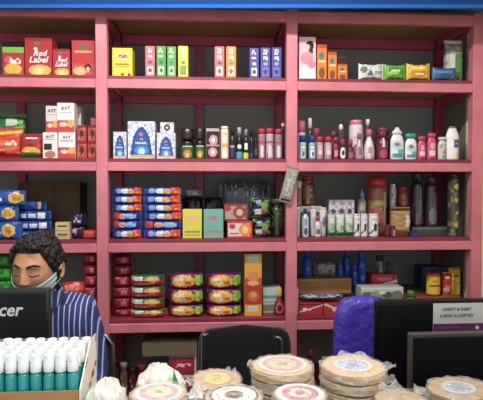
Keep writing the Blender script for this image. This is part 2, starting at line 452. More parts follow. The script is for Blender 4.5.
spice(260.5, 270.5, 47.5, '49489c', 'middle one of the three violet slim cartons', 'a0a0e0', pic='6a70c0')
spice(271.6, 281.6, 47.5, '44469a', 'rightmost of the three violet slim cartons, next to the post', 'a0a0e0', pic='6a70c0')
# ---- row 1, right bay
item('carton', 'pad_carton', 'tall white carton with pink picture of a dark-haired woman, top right shelf', 'carton', 299, 316, 37, R1, .04, .07, base='f4e6ea',
     art=[('r',0,.34,1,1,'f0c4d0'),('e',.65,.8,.24,.12,'1c1418'),('e',.72,.68,.12,.1,'241a1c'),('e',.5,.76,.13,.08,'e8b498'),('e',.5,.5,.42,.16,'e88a98'),('e',.75,.36,.25,.1,'e07a8a'),('r',0,0,1,.2,'f8f2f4')])
OR = [('e',.45,.68,.25,.1,'2a7a8a'),('r',.1,.5,.9,.56,'f4d8a0'),('e',.5,.2,.3,.16,'7a4a1a'),('r',0,.9,1,1,'b84a18')]
oz = [(317, 327, 44.5, .045, 'orange carton directly right of the white and pink carton'), (328, 337, 52, .05, 'orange carton second from the white and pink one'),
      (337.8, 347.5, 64, .04, 'lowest small orange carton at the right end of the orange group')]
for x0, x1, yt, yo, lb in oz:
    item('carton', 'soap_carton', lb, 'carton', x0, x1, yt, R1, yo, .05, base='d97a20', art=OR, group='orange cartons on the top right shelf')
item('carton', 'soap_carton', 'orange carton with dark lid standing behind the lowest orange carton', 'carton', 338, 346, 57, R1, .11, .05, base='c86a1c', art=[('r',0,.75,1,1,'2a2420')], group='orange cartons on the top right shelf')
item('carton', 'soap_carton', 'tall orange carton half hidden behind the second orange carton', 'carton', 318, 330, 49, R1, .11, .05, base='c8701c', art=OR, group='orange cartons on the top right shelf')
g = 'flat packets on the top right shelf'
def pk(x0, x1, yt, label, base, art, **k): item('pillow', 'snack_packet', label, 'packet', x0, x1, yt, R1, .02, .035, group=g, base=base, art=art, ear=.24, **k)
pk(359, 385, 62, 'white printed packet lying left of the green one', 'd8dad6', [('e',.2,.6,.12,.25,'6a7a50'),('n',.3,.2,.95,.9,.3,'b0b4ac',12,6),('e',.45,.3,.1,.16,'3a6aa0'),('r',.6,.3,.9,.5,'9a9a78')])
pk(384.5, 407, 63, 'green packet between white and yellow packets', '5fae34', [('e',.5,.5,.36,.32,'3f8a2a'),('e',.4,.4,.25,.16,'8fce4a'),('r',.3,.5,.7,.6,'c8e8a0')], seed=3)
pk(407, 431.5, 62, 'yellow packet right of the green packet', 'e2b414', [('r',.2,.6,.8,.8,'f4dc70'),('e',.5,.35,.36,.18,'c8881a'),('r',.3,.3,.7,.4,'f0e0b0')], seed=5)
pk(433, 458, 66, 'blue packet at the right end of the top shelf', '35608e', [('r',.2,.5,.8,.75,'5a86b8'),('e',.5,.3,.25,.15,'24507a')], seed=8)
item('pillow', 'clear_bag', 'tall grey-white bag with green stripe in the top right corner', 'bag', 446, 465, 39, R1, .06, .05, base='b4b8aa', upright=True,
     art=[('r',.0,.72,1,.93,'7a7e72'),('n',0,.1,1,.95,.3,'94998c',10,20),('r',.55,.03,.85,.66,'4f9a4a'),('r',.2,.1,.4,.7,'d4d8d0')], seed=77)

# ---- row 2, left bay
g = 'snack bags at the left of the second shelf'
item('pillow', 'snack_bag', 'green snack bag standing behind the orange-red bag', 'bag', -14, 25, 113, R2, .15, .06, group=g, upright=True, base='2a7a34', art=[('e',.65,.8,.2,.08,'c8d8c0'),('d',.5,.2,.06,'7ab83a')], seed=2)
item('pillow', 'snack_bag', 'orange-red crisp bag with yellow band at the left edge of the second shelf', 'bag', -12, 22, 127, R2, .05, .06, group=g, upright=True, base='d8442c',
     art=[('d',.72,.1,.1,'ecc23a'),('e',.5,.4,.4,.2,'e86a4a'),('n',.2,.42,.85,.58,.5,'fbe8d8',9,10),('r',.1,.1,.9,.2,'b82a20')], seed=4)
item('pillow', 'snack_bag', 'dark red pouch with yellow and green wave beside the orange-red bag', 'bag', 18, 42.5, 133, R2, .04, .05, group=g, upright=True, base='a8222e',
     art=[('e',.5,.28,.42,.18,'e8b83a'),('e',.45,.14,.45,.12,'3f8a3a'),('n',.25,.7,.78,.84,.5,'f4d8d8',10,12),('e',.5,.5,.3,.07,'8a1620')], seed=6)
AVT = [('t','AVT',.5,.82,.13,'181818',.8),('r',.12,.66,.88,.7,'b8a8a0'),('r',0,0,1,.42,'cf3a34'),('e',.8,.3,.2,.14,'e8a84a'),('e',.35,.26,.25,.08,'f0c8b8')]
AV2 = [('t','AVT',.5,.84,.13,'181818',.8),('r',.12,.7,.88,.74,'b8a8a0'),('r',.05,.32,.6,.56,'2c2828'),('e',.5,.14,.4,.14,'b8745a')]
g = 'white tea cartons on the second shelf'
t1 = item('carton', 'tea_carton', 'lower left white carton with black lettering and black patch', 'carton', 42.5, 57.5, 132.5, R2, .04, .07, base='e9e1dd', art=AV2, group=g)
t2 = item('carton', 'tea_carton', 'lower right white and red carton with black lettering, bottom of its pile', 'carton', 58.2, 75.3, 132.5, R2, .04, .07, base='efe6e2', art=AVT, group=g)
item('carton', 'tea_carton', 'upper left white and red carton, set back on the pile', 'carton', 45.5, 58, 106, t1, .05, .06, base='d8d0cc', art=AVT, group=g)
item('carton', 'tea_carton', 'topmost white and red carton with black lettering, top right of the pile', 'carton', 57, 74.3, 103, t2, .04, .06, base='f1e9e6', art=AVT, group=g)
item('carton', 'tea_carton', 'tall white carton peeping out behind the topmost white carton', 'carton', 70, 81, 107, R2, .13, .06, base='dcd8d2', art=[('r',.1,.8,.9,.9,'9a9a94')], group=g)
RC = [('n',.1,.1,.9,.9,.4,'c86a54',7,6),('e',.5,.5,.2,.25,'3a2420'),('r',0,.88,1,1,'7a2020')]
g = 'small red cartons stacked at the right end of the second shelf'
a1 = item('carton', 'spice_box', 'bottom left red carton of the small red pile', 'carton', 76.5, 87, 142, R2, .04, .06, base='b03a34', art=RC, group=g)
item('carton', 'spice_box', 'upper left red carton of the small red pile', 'carton', 76.8, 86.5, 125.5, a1, .04, .06, base='a83a36', art=RC, group=g)
a1 = item('carton', 'spice_box', 'bottom right red carton of the small red pile', 'carton', 87.5, 97.3, 142, R2, .04, .06, base='a8342f', art=RC, group=g)
a1 = item('carton', 'spice_box', 'middle right red carton of the small red pile', 'carton', 87.5, 97, 125.8, a1, .04, .06, base='b03c38', art=RC, group=g)
item('carton', 'spice_box', 'topmost pink red carton of the small red pile', 'carton', 90.5, 97, 118, a1, .04, .06, base='b04a54', group=g)
# ---- row 2, middle bay
TJ = [('n',0,0,1,1,.32,'98a4c4',18,26),('y',.5,.08,.4,.78,'1c3a86'),('y',.5,.1,.34,.7,'2350a4'),('e',.48,.66,.08,.05,'c86a78'),('t','TAJ',.5,.52,.055,'e8e8f4',.4),('t','MAHAL',.5,.42,.07,'eef0f8',.55),('e',.5,.22,.28,.13,'3a8ace'),('e',.5,.2,.14,.09,'a8d8ec'),('r',.08,.03,.92,.09,'d0a84a')]
g = 'white and blue tea cartons on the second shelf'
item('carton', 'tea_carton', 'small narrow white and blue arch carton next to the post', 'carton', 113, 126.5, 132, R2, .04, .06, base='d6dae8', art=TJ, group=g)
item('carton', 'tea_carton', 'largest white carton with blue arch on the middle second shelf', 'carton', 127.5, 155, 121.5, R2, .04, .09, base='d9dce8', art=TJ, group=g)
t1 = item('carton', 'tea_carton', 'medium white and blue arch carton right of the largest, with a smaller box on top', 'carton', 156.5, 175.5, 133, R2, .04, .07, base='d6dae8', art=TJ, group=g)
item('carton', 'tea_carton', 'tiny white patterned carton lying on top of the medium blue arch carton', 'carton', 160, 174, 122.5, t1, .05, .06, base='d8d4d4', art=[('n',0,0,1,1,.3,'a8a8b8',9,6),('e',.5,.5,.22,.36,'2a2a4a'),('e',.5,.5,.1,.16,'c8b8a8')], group=g)
CF = [('r',0,.0,1,.62,'2a6a2a'),('e',.5,.25,.3,.2,'c87a2a'),('e',.5,.2,.14,.1,'f0c060'),('r',.1,.62,.9,.68,'c8c8b0')]
for x0, x1, lb in ((180.5, 194, 'coffee jar with green label, directly right of the blue arch cartons'), (195, 205, 'coffee jar with green label, nearer to the pink upright of the middle bay')):
    item('bottle', 'coffee_jar', lb, 'jar', x0, x1, 128, R2, .05, group='coffee jars on the second shelf', base='1c120e', art=CF, prof='square', cap='2c1a18', capf=.36, capw=.96, capp='knurl', lidname='lid', m='pet')
item('carton', 'biscuit_carton', 'tall cream carton with two round pink and black pictures', 'carton', 206, 219.5, 128.5, R2, .04, .05, base='b8a098', art=[('r',0,0,1,.9,'1e1416'),('e',.55,.62,.34,.17,'c88a94'),('e',.5,.22,.34,.16,'c88a94'),('e',.55,.62,.14,.08,'f0d8d8'),('e',.5,.22,.14,.08,'f0d8d8'),('r',0,.42,1,.46,'a89088')])
item('bottle', 'powder_tube', 'cream tube with yellow patch right of the pink and black carton', 'tube', 220.5, 229, 126, R2, .05, base='e8dcc0', art=[('r',.2,.38,.9,.5,'e0a43a'),('r',.3,.8,.8,.86,'c8b890')], prof='cyl', cap='f0e8d4', capf=.08)
g = 'small dark bottles on the second shelf'
for x0, x1, yt, lb, cp, art, pr in (
  (229.5, 235.5, 128, 'dark bottle with violet label next to the cream tube', '1a1a24', [('r',.1,.1,.9,.5,'3a3060'),('r',.1,.5,.9,.56,'a0a0b8')], 'shoulder'),
  (236, 243, 127, 'tallest dark bottle with silver neck and turquoise foot', 'a8b0b8', [('r',0,0,1,.3,'2aa0a8'),('e',.5,.5,.3,.1,'c8d8d8')], 'shoulder'),
  (243.3, 249, 129, 'dark bottle with yellow-green foot', '8a9098', [('r',0,0,1,.26,'c8d030'),('r',.2,.4,.8,.7,'d8dcdc')], 'shoulder'),
  (249.5, 254, 130, 'slim black bottle with blue foot', '15151c', [('r',0,0,1,.3,'2a3a6a')], 'shoulder'),
  (254, 258, 131.5, 'shortest black bottle next to the red-lidded ones', '1c1c22', [('r',.1,.2,.9,.5,'4a4a62')], 'cyl')):
    item('bottle', 'roll_on_bottle', lb, 'bottle', x0, x1, yt, R2, .05, group=g, base='16161c', art=art, prof=pr, cap=cp, capf=.22, capw=.6)
g = 'deodorant cans with red caps on the second shelf'
TC = [('r',0,.62,1,.7,'c03a50'),('n',.1,.05,.9,.6,.35,'8a7078',7,10),('r',.3,.1,.7,.55,'d8c8cc')]
for x0, x1, yt, lb, bs in ((258.5, 265.8, 128.5, 'left red-capped can of the three before the middle post', '9c7a84'), (266.2, 274.2, 128, 'middle red-capped can with palest label before the post', 'b8a4a8'), (275, 283, 128.8, 'right red-capped can of the three, closest to the middle post', '8c7a80')):
    item('bottle', 'spray_can', lb, 'can', x0, x1, yt, R2, .05, group=g, base=bs, art=TC, prof='can', cap='c42c44', capf=.18, capw=.93)
item('bottle', 'spray_can', 'black can with white tip half hidden behind the middle post', 'can', 280, 286.5, 123, R2, .12, base='1c1c20', prof='cyl', cap='d8d8d8', capf=.1, capw=.5, group=g)
# ---- row 2, right bay
g = 'toiletry bottles in the front line of the right second shelf'
DEO = [('r',.15,.1,.85,.75,'d6e0e4'),('r',.35,.2,.75,.45,'2a6a90'),('r',.2,.55,.8,.6,'5aa0a8')]
CRM = [('r',.15,.1,.85,.8,'c8aeb2'),('r',.3,.3,.8,.5,'e0d0d0'),('n',.2,.1,.8,.3,.5,'7a4a58',8,8)]
def tb(x0, x1, yt, lb, **k):
    k.setdefault('yo', .05); yo = k.pop('yo'); nm = k.pop('nm', 'toiletry_bottle'); cat = k.pop('cat', 'bottle'); gr = k.pop('gr', g)
    item('bottle', nm, lb, cat, x0, x1, yt, k.pop('bz', R2), yo, group=gr, **k)
tb(299.5, 307, 135, 'pale blue can with blue cap closest to the middle post', base='9cc0c8', art=DEO, cap='1c4a9c', capf=.28, capw=.96, nm='spray_can', cat='can')
tb(309.3, 316.3, 135.5, 'pale blue can with blue cap, second from the post', base='7fb4bc', art=DEO, cap='1a489a', capf=.28, capw=.96, nm='spray_can', cat='can')
tb(317, 324, 136.5, 'pink-grey can with red cap beside the blue-capped ones', base='b08a90', art=CRM, cap='c4283c', capf=.24, capw=.96, nm='spray_can', cat='can')
tb(325, 332.8, 136.5, 'pink-grey can with red cap, second of its pair', base='b0949a', art=CRM, cap='be2840', capf=.24, capw=.96, nm='spray_can', cat='can')
tb(333.6, 339.3, 137, 'slim maroon bottle right of the red-capped cans', base='8a3048', art=[('r',.2,.2,.8,.5,'c88a98')], cap='a03050', capf=.22, prof='shoulder')
tb(339.8, 346.8, 139, 'round bottle with white oval label and crimson cap', base='6a2438', art=[('e',.5,.45,.42,.4,'e8dcdc'),('e',.5,.45,.2,.2,'3a3034')], cap='b42a48', capf=.3, capw=.6, prof='shoulder')
tb(347.5, 355.5, 138.5, 'brown-red nail bottle with pink cap', base='5a2c38', art=[('r',.2,.1,.8,.5,'8a5a64')], cap='b84464', capf=.32, capw=.55, prof='shoulder')
tb(356.3, 365, 133, 'translucent mauve bottle with dark tip left of the white tapering one', base='b090a0', art=[('r',.3,.2,.7,.6,'8a6074')], cap='8a6878', capf=.2, capw=.5, prof='taper', m='pet')
tb(365.4, 376.3, 129, 'shiny white tapering bottle with pink cap', base='dccdd4', art=[('r',.3,.25,.75,.5,'a8889a'),('n',.1,.05,.9,.3,.3,'b89aa8',6,8)], cap='c86a8a', capf=.22, capw=.55, prof='taper', m='pet')
tb(378, 390, 131, 'dark maroon squat bottle pair mate with white tag', base='6a1c34', art=[('r',.35,.55,.65,.95,'d8ccd0'),('e',.5,.25,.3,.2,'b83a68')], cap='7a2440', capf=.2, prof='squeeze', capw=.7)
g2 = 'toiletries in the rear line of the right second shelf'
tb(298.5, 306.5, 120.5, 'white jar with pink lid in the rear corner by the post', base='e4dcdc', cap='d8708c', capf=.3, yo=.13, gr=g2, prof='can', capp='flip')
tb(308, 313, 118, 'dark bottle with tall white cap behind the blue-capped cans', base='4a3038', cap='dcdcdc', capf=.24, yo=.13, gr=g2, prof='shoulder', capw=.8)
tb(313.5, 321, 128, 'maroon bottle behind the blue and red-capped cans', base='8a2a48', cap='a83a58', capf=.3, yo=.13, gr=g2, prof='shoulder')
tb(338.5, 345, 123.5, 'dark bottle with white ball cap behind the oval-labelled one', base='52303c', cap='dcd4d4', capf=.16, yo=.13, gr=g2, prof='cyl', capp='dome', capw=.7)
tb(351, 365, 119.5, 'wide white and pink jar towering over the front bottles', base='dfd2d6', art=[('r',.1,.05,.9,.3,'c23a68'),('e',.5,.3,.36,.16,'d85a88'),('r',.2,.6,.8,.66,'c8a8b4')], cap='e080a0', capf=.12, yo=.13, gr=g2, prof='can', nm='cream_jar', cat='jar', lidname='lid')
tb(366, 371, 119, 'slim plum bottle with white cap right of the wide jar', base='5a3048', cap='e0dcdc', capf=.14, yo=.13, gr=g2, prof='cyl', capw=.8)
tb(378, 392, 127, 'dark plum carton-like bottle in the rear near the white shampoo', base='5a2036', cap='7a3048', capf=.2, yo=.14, gr=g2, prof='square')
tb(331, 338, 131, 'dark crimson bottle in the rear behind the slim maroon one', base='6a2a3c', cap='8a3a50', capf=.2, yo=.14, gr=g2, prof='shoulder')
g3 = 'white and pink shampoo bottles on the second shelf'
SH = [('r',.1,.1,.9,.24,'3a98a4'),('e',.45,.55,.34,.18,'b8ccd0'),('e',.45,.58,.2,.08,'8a6a78'),('r',.55,.24,.95,.4,'68b4bc')]
tb(391.3, 405, 127, 'white and turquoise shampoo bottle with pointed white top', base='dfe4e4', art=SH, cap='d8dcdc', capf=.2, prof='squeeze', capp='cone', capw=.8, gr=g3, d=.03)
tb(406, 418, 133, 'white shampoo bottle with turquoise flip cap', base='e4e6e6', art=SH, cap='1f9488', capf=.18, prof='squeeze', capp='flip', capw=.96, gr=g3, d=.03)
PS = [('r',.2,.2,.8,.4,'f0d0dc'),('e',.5,.6,.25,.14,'e8a0b8'),('r',.2,.05,.8,.1,'8a1c3c')]
tb(418.5, 427, 136, 'shorter pink shampoo bottle next to the turquoise-capped one', base='cc4468', art=PS, cap='c83a5c', capf=.16, prof='squeeze', capp='flip', gr=g3, d=.025)
tb(428, 437.5, 133, 'taller pink shampoo bottle with dark band', base='d2486c', art=PS, cap='cc3c60', capf=.14, prof='squeeze', capp='flip', gr=g3, d=.025)
tb(439, 448, 137, 'dull white bottle left of the large white one', base='c8c8c0', art=[('n',.2,.1,.8,.8,.4,'8a8a88',5,9)], cap='d8d8d0', capf=.12, prof='squeeze', gr=g3, d=.03)
tb(447.5, 461, 126, 'large white bottle with violet-blue square label and green cap', base='f0efe8', art=[('r',.48,.4,.92,.66,'5050a8'),('r',.56,.48,.84,.56,'b0b0e0')], cap='2a9a78', capf=.06, prof='squeeze', gr=g3, capw=.5, d=.04)

# ---- row 3, left bay
BL = [('r',0,.86,1,1,'1c50a0'),('r',.16,.3,.34,.75,'c8d8ec'),('e',.5,.5,.14,.26,'d8e4f0'),('r',.66,.2,.86,.8,'e0e6ee'),('r',.7,.4,.82,.6,'3a6ab8')]
g = 'blue biscuit packets at the left of the third shelf'
b0 = R3
for k, (y, lb) in enumerate(((221.5, 'bottom blue packet with yellow biscuit picture at the left edge'), (206, 'middle blue packet with yellow biscuit picture at the left edge'), (190, 'top blue packet with yellow biscuit picture, turned up at its end'))):
    b0 = item('pillow', 'biscuit_packet', lb, 'packet', -22, 21+k % 2*(-4)+(3 if k == 2 else 0), y, b0, .04, .06, group=g, base='1554a8', art=[('e',.7+.05*k,.5,.16,.36,'e4b84a'),('e',.7+.05*k,.48,.1,.22,'c8862a'),('r',.1,.3,.5,.6,'e8eef6')], seed=k, rz=.08*(k-1))
b0 = R3
for k, (y, x1, lb) in enumerate(((231, 49, 'lowest long blue packet of the pile beside the cardboard box'), (221, 50.5, 'long blue packet, second from the bottom of its pile'), (211, 50, 'long blue packet with white squares, third from the bottom'), (201, 45, 'topmost long blue packet with gold end'))):
    b0 = item('pillow', 'biscuit_packet', lb, 'packet', 14+k % 2*2, x1, y, b0, .11, .06, group=g, base='17479c', art=BL if k < 3 else [('r',.75,.1,.85,.9,'c8a03a'),('r',.2,.4,.6,.6,'4a80c8')], seed=k+11)
item('carton', 'cardboard_box', 'plain brown cardboard box at the back of the third shelf left', 'box', 18, 80, 182.5, R3, .24, .14, base='5c4a36', m='cardboard', art=[('r',.48,0,.52,1,'6a563e'),('r',0,.86,1,.88,'4c3c2c')])
c0 = item('carton', 'incense_box', 'lower cream box with brown lettering lines above the man', 'box', 55, 70, 231, R3, .04, .05, base='c9b47e', art=[('r',.15,.5,.85,.7,'5a4a30'),('r',.1,.2,.9,.3,'8a784a')], group='cream boxes above the man')
item('carton', 'incense_box', 'upper cream box with brown lettering lines above the man', 'box', 55, 69.5, 222.5, c0, .04, .05, base='cdb982', art=[('r',.15,.4,.85,.65,'5a4a30')], group='cream boxes above the man')
c0 = item('pillow', 'sweet_packet', 'lower crumpled violet packet beside the cream boxes', 'packet', 69.5, 84, 227, R3, .06, .05, base='2c1c54', art=[('e',.4,.6,.24,.25,'b0a0c8'),('n',0,0,1,1,.2,'0c0a20',8,8)], group='violet packets above the man', seed=21)
item('pillow', 'sweet_packet', 'upper crumpled violet packet with painted white glint', 'packet', 69, 85, 213.5, c0, .06, .05, base='281a48', art=[('e',.5,.5,.26,.22,'c0b8d0'),('n',0,0,1,1,.25,'0c0a20',8,8)], group='violet packets above the man', seed=22)  # pale ellipse paints a glint into the wrapper colour
item('pillow', 'sweet_packet', 'flat orange-red packet at the right end of the left third shelf', 'packet', 81, 97.2, 230.5, R3, .04, .05, base='c4402c', art=[('r',.3,.4,.7,.6,'d8603c')], seed=23)
# ---- row 3, middle bay: two piles of six
OR1 = [('e',.22,.5,.11,.3,'7aa0d8'),('e',.45,.5,.14,.32,'e0e6f4'),('e',.62,.45,.12,.34,'e0a050'),('r',.73,.0,.96,1,'dc4024'),('r',.8,.35,.92,.6,'f0a060')]
OR2 = [('r',.04,0,.22,1,'dc4024'),('e',.35,.5,.13,.32,'e0a050'),('e',.6,.5,.22,.28,'8ab0e0'),('r',.8,.4,.95,.6,'4a70c0')]
OR3 = [('r',.06,.05,.24,.95,'d8442c'),('e',.4,.5,.12,.32,'e0a050'),('e',.68,.5,.22,.3,'8ab0e0')]
names = ['bottom', 'second', 'third', 'fourth', 'fifth', 'topmost']
ysl = [229.6, 221, 212.4, 204, 195.5, 187.3]
for side, x0, x1 in (('left', 111.5, 142), ('right', 142.8, 182.5)):
    b0 = R3
    for k in range(6):
        art = OR1 if (k > 2 or (k == 0 and side == 'left') or (k == 2 and side == 'right')or (k==0)) else (OR2 if side == 'left' else OR3)
        jx = (hsh(k, x0)-.5)*2
        b0 = item('pillow', 'biscuit_packet', '%s blue and orange biscuit packet in the %s pile of six' % (names[k]+('' if k in (0, 5) else ' from the bottom'), side), 'packet', x0+(0 if side == 'left' else jx), x1+(jx-.5), ysl[k], b0, .045, .055,
                  group='blue and orange biscuit packets in two piles', base='16349a', art=art, seed=k+x0, fin='16327c')
g = 'gift cartons on the middle third shelf'
PC = lambda a, b_: [('e',.5,.72,.36,.05,a),('r',.15,.62,.85,.67,a),('r',.1,.2,.9,.26,b_),('r',.1,.08,.9,.11,b_)]
y1 = item('carton', 'soap_carton', 'bright yellow square carton right of the blue piles', 'carton', 182.5, 202, 209.5, R3, .04, .07, base='d8cf2c', art=PC('e8a8a0', '8a8a4a'), group=g)
y2 = item('carton', 'soap_carton', 'turquoise square carton beside the yellow one', 'carton', 203.5, 223.5, 209.5, R3, .04, .07, base='6cb0a0', art=PC('c86a78', 'b8707a'), group=g)
y3 = item('carton', 'soap_carton', 'white and red carton with orange disc picture, under the brown one', 'carton', 227, 252.5, 221.5, R3, .04, .08, base='c43a34', art=[('r',.04,.1,.9,.9,'d8ccc6'),('e',.72,.5,.24,.42,'e08a2a'),('e',.72,.5,.12,.22,'f0c880'),('e',.2,.7,.13,.16,'c42a34'),('r',.1,.2,.45,.3,'8a7a78')], group=g)
item('carton', 'soap_carton', 'red-brown carton with dark round picture lying on the white one', 'carton', 224, 248.5, 204, y3, .05, .08, base='8a2c30', art=[('r',.04,.1,.9,.9,'a89890'),('e',.64,.5,.28,.4,'8a4a34'),('e',.64,.5,.14,.2,'d0b090'),('e',.15,.75,.14,.16,'b42a34')], group=g)
g = 'dark fruit pouches beside the middle post'
FP = [('n',.0,.05,1,.95,.3,'5a8a2a',7,9),('e',.3,.3,.2,.14,'c8b8b8'),('e',.7,.6,.2,.16,'6a9a3a'),('e',.4,.75,.2,.14,'7a80a8'),('e',.6,.25,.2,.14,'8a2a4a')]
p0 = item('pillow', 'fruit_pouch', 'lower dark pouch with green and white fruit pattern', 'pouch', 252.5, 271.5, 218.5, R3, .05, .05, group=g, base='181622', art=FP, seed=31, upright=True)
item('pillow', 'fruit_pouch', 'upper dark pouch with green and white fruit pattern', 'pouch', 251.5, 271, 197, p0, .05, .05, group=g, base='1a1826', art=FP, seed=32, upright=True)
item('bottle', 'pickle_jar', 'dark olive jar with dull lid against the middle post', 'jar', 270.5, 285.5, 199, R3, .07, base='1e2414', art=[('n',0,.3,1,.9,.3,'46552a',24,26),('r',.1,.05,.9,.3,'15100e')], prof='jar', cap='4a4a3c', capf=.14, m='pet', lidname='lid')
g = 'black wrapped packs behind the square cartons'
q0 = item('pillow', 'black_pack', 'black glossy pack lying behind the yellow and turquoise cartons, left one', 'pack', 181, 204, 197, R3, .14, .1, group=g, base='0c0c10', art=[('n',0,0,1,1,.08,'3a3a48',30,26)], seed=41)
q1 = item('pillow', 'black_pack', 'black glossy pack behind the turquoise carton, right one', 'pack', 203, 224, 197, R3, .14, .1, group=g, base='0e0e12', art=[('n',0,0,1,1,.08,'3c3c48',30,26)], seed=42)
item('pillow', 'clear_pack', 'grey shiny clear-wrapped pack on top of the left black pack', 'pack', 182, 202, 189, q0, .15, .08, base='6a7078', art=[('e',.3,.6,.2,.2,'8a929a'),('e',.7,.4,.22,.15,'9aa2aa'),('n',0,0,1,1,.2,'a0a8b0',40,18)], seed=43)
item('pillow', 'clear_pack', 'large blue-grey clear-wrapped pack at the back right of the middle third shelf', 'pack', 219, 272, 181, R3, .26, .1, base='4a5058', art=[('e',.3,.7,.26,.12,'6e7884'),('e',.7,.6,.2,.16,'68727e'),('n',0,.5,1,1,.16,'a4acb8',60,30),('e',.45,.3,.2,.1,'5a8ab8')], seed=44)
# ---- row 3, right bay
g = 'jars and tubes at the left of the right third shelf'
c0 = item('carton', 'cream_carton', 'squat plain carton in the rear carrying the red-lidded jar', 'carton', 297, 322, 206, R3, .14, .1, base='6a6058', art=[('r',0,.8,1,1,'c8c0b0')])
item('bottle', 'sweets_jar', 'brown sweets jar with red lid behind the middle post', 'jar', 302.5, 316, 176, c0, .14, base='6a3c2a', art=[('n',0,.1,1,.9,.4,'b07a5a',9,9),('r',.0,.3,.5,.7,'8a5a48')], prof='jar', cap='a8242c', capf=.14, capw=.96, lidname='lid', m='pet')
item('bottle', 'sweets_jar', 'small white-topped jar left of the red-lidded jar', 'jar', 297, 302.3, 181, c0, .13, base='8a8078', cap='e0e0dc', capf=.3, prof='jar', lidname='lid')
def tc(x0, x1, yt, lb, **k): tb(x0, x1, yt, lb, bz=R3, gr=g, **k)
tc(296, 300.5, 207, 'pale turquoise tube touching the middle post', base='a8c0c4', cap='d8dcdc', capf=.15, prof='tube')
tc(302.5, 309.5, 208.5, 'white bottle with blue cap and violet print', base='ccd0dc', art=[('e',.5,.25,.3,.16,'5a4a8a'),('r',.3,.5,.7,.8,'8a9ac0')], cap='2a50a8', capf=.17, capw=.6, prof='shoulder')
tc(310.5, 317, 206, 'upside-down white tube behind the pink-capped one', base='dcdcdc', art=[('e',.5,.5,.25,.2,'b0b4bc')], cap='c8c8c8', capf=.1, prof='tube', yo=.09)
tc(315, 321.8, 216, 'small white bottle with pink cap and violet print', base='d0c8cc', art=[('r',.2,.2,.8,.5,'7a5a7a')], cap='c83c6a', capf=.24, capw=.55, prof='shoulder')
tc(320, 327.6, 207.5, 'white tube with dark print right of the pink cap', base='dcd8dc', art=[('e',.6,.55,.28,.2,'8a6a90')], cap='d0d0d4', capf=.1, prof='tube', yo=.09)
gp = 'green pouches in the middle of the right third shelf'
GP = [('r',0,0,1,.22,'1a7a24'),('n',0,.15,1,.5,.4,'3a9a3a',6,14),('r',.1,.6,.9,.8,'d4dcd0')]
for k, (x0, x1, c, lb) in enumerate(((328, 336, 'b0b8a8', 'left white pouch with green foot'), (336.3, 345, 'c4cec0', 'centre white pouch with brightest green foot'), (345.3, 354, 'b8c2b0', 'right white pouch with green foot beside the white bottles'))):
    item('pillow', 'herbal_pouch', lb, 'pouch', x0, x1, 213.8, R3, .05, .03, group=gp, upright=True, base=c, art=GP, seed=50+k)
c0 = item('carton', 'cream_carton', 'plain rear carton carrying the checkered carton', 'carton', 328, 356, 215, R3, .13, .09, base='8a8890')
item('carton', 'cream_carton', 'white carton with rows of violet-grey dots above the green pouches', 'carton', 329, 354.5, 200, c0, .13, .07, base='cfc8d2', art=[('n',0,0,1,1,.3,'a89ab4',12,6)]+[('e',.16+.33*i,.22,.1,.18,'5a4a5a') for i in range(3)]+[('e',.16+.33*i,.75,.1,.12,'9a8aa4') for i in range(3)])
WB = [('e',.55,.45,.2,.2,'26262a'),('d',.1,.5,.07,'3a3a40'),('r',.2,.8,.8,.84,'a8a8a8')]
gw = 'white bottles in front of the large red-lidded jar'
for x0, x1, lb in ((354.5, 361.3, 'left white bottle with black brush print of three'), (361.6, 368.6, 'middle white bottle with black brush print of three'), (370, 380, 'widest white bottle with black print, in front of the big jar')):
    item('bottle', 'talc_bottle', lb, 'bottle', x0, x1, 214, R3, .05, group=gw, base='dcdad8', art=WB, prof='can', cap='e8e6e4', capf=.08, capw=.95)
c0 = item('carton', 'cream_carton', 'dark rear carton carrying the grey pump bottle', 'carton', 357, 369, 215, R3, .13, .07, base='3a3640')
item('bottle', 'pump_bottle', 'grey cone-topped bottle with yellow print rising behind white bottles', 'bottle', 359, 367.5, 189.5, c0, .13, base='8c8c90', art=[('r',.2,.3,.8,.5,'b8a84a'),('r',.2,.1,.8,.2,'5a6a90')], prof='shoulder', cap='70809a', capf=.3, capp='cone', capw=.7)
item('bottle', 'sweets_jar', 'largest tall brown-red jar with domed red lid on the right third shelf', 'jar', 370, 390, 175, R3, .12, base='8e4a38', art=[('r',0,.62,1,.72,'8a8a3a'),('n',0,.1,1,.6,.3,'b06a50',8,14),('r',.75,.1,.92,.9,'b89a88')], prof='can', cap='b02a24', capf=.2, capw=.97, capp='dome', lidname='lid', m='pet')
gd = 'goods at the right end of the third shelf'
c0 = item('carton', 'cream_carton', 'low dark carton at the rear beneath the small red-lidded jar', 'carton', 389, 411, 207, R3, .16, .09, base='2e2a2c')
item('bottle', 'lotion_bottle', 'slim white-grey bottle behind the brown paper bag', 'bottle', 391, 397.5, 184, c0, .16, base='c0c0c0', art=[('n',.1,.1,.9,.9,.4,'707478',4,10)], prof='cyl', cap='e0e0e0', capf=.15, capw=.7)
item('bottle', 'sweets_jar', 'small brown jar with red lid behind the brown paper bag', 'jar', 399.5, 411, 187, c0, .16, base='7a3a2c', art=[('n',0,0,1,1,.3,'a05a44',6,6)], prof='jar', cap='a42a28', capf=.2, lidname='lid')
item('pillow', 'paper_bag', 'tan paper bag leaning with crumpled top on the right third shelf', 'bag', 392, 412.5, 207, R3, .06, .06, upright=True, base='b08a5c', art=[('r',0,.85,1,1,'4a2a24'),('r',.72,.3,1,.75,'d8d0c0')], seed=61, m='cardboard', group=gd)
tc(385.5, 391, 225, 'small dark maroon bottle between big jar and paper bag, left', base='5a1c2c', cap='7a2a3c', capf=.2, yo=.04)
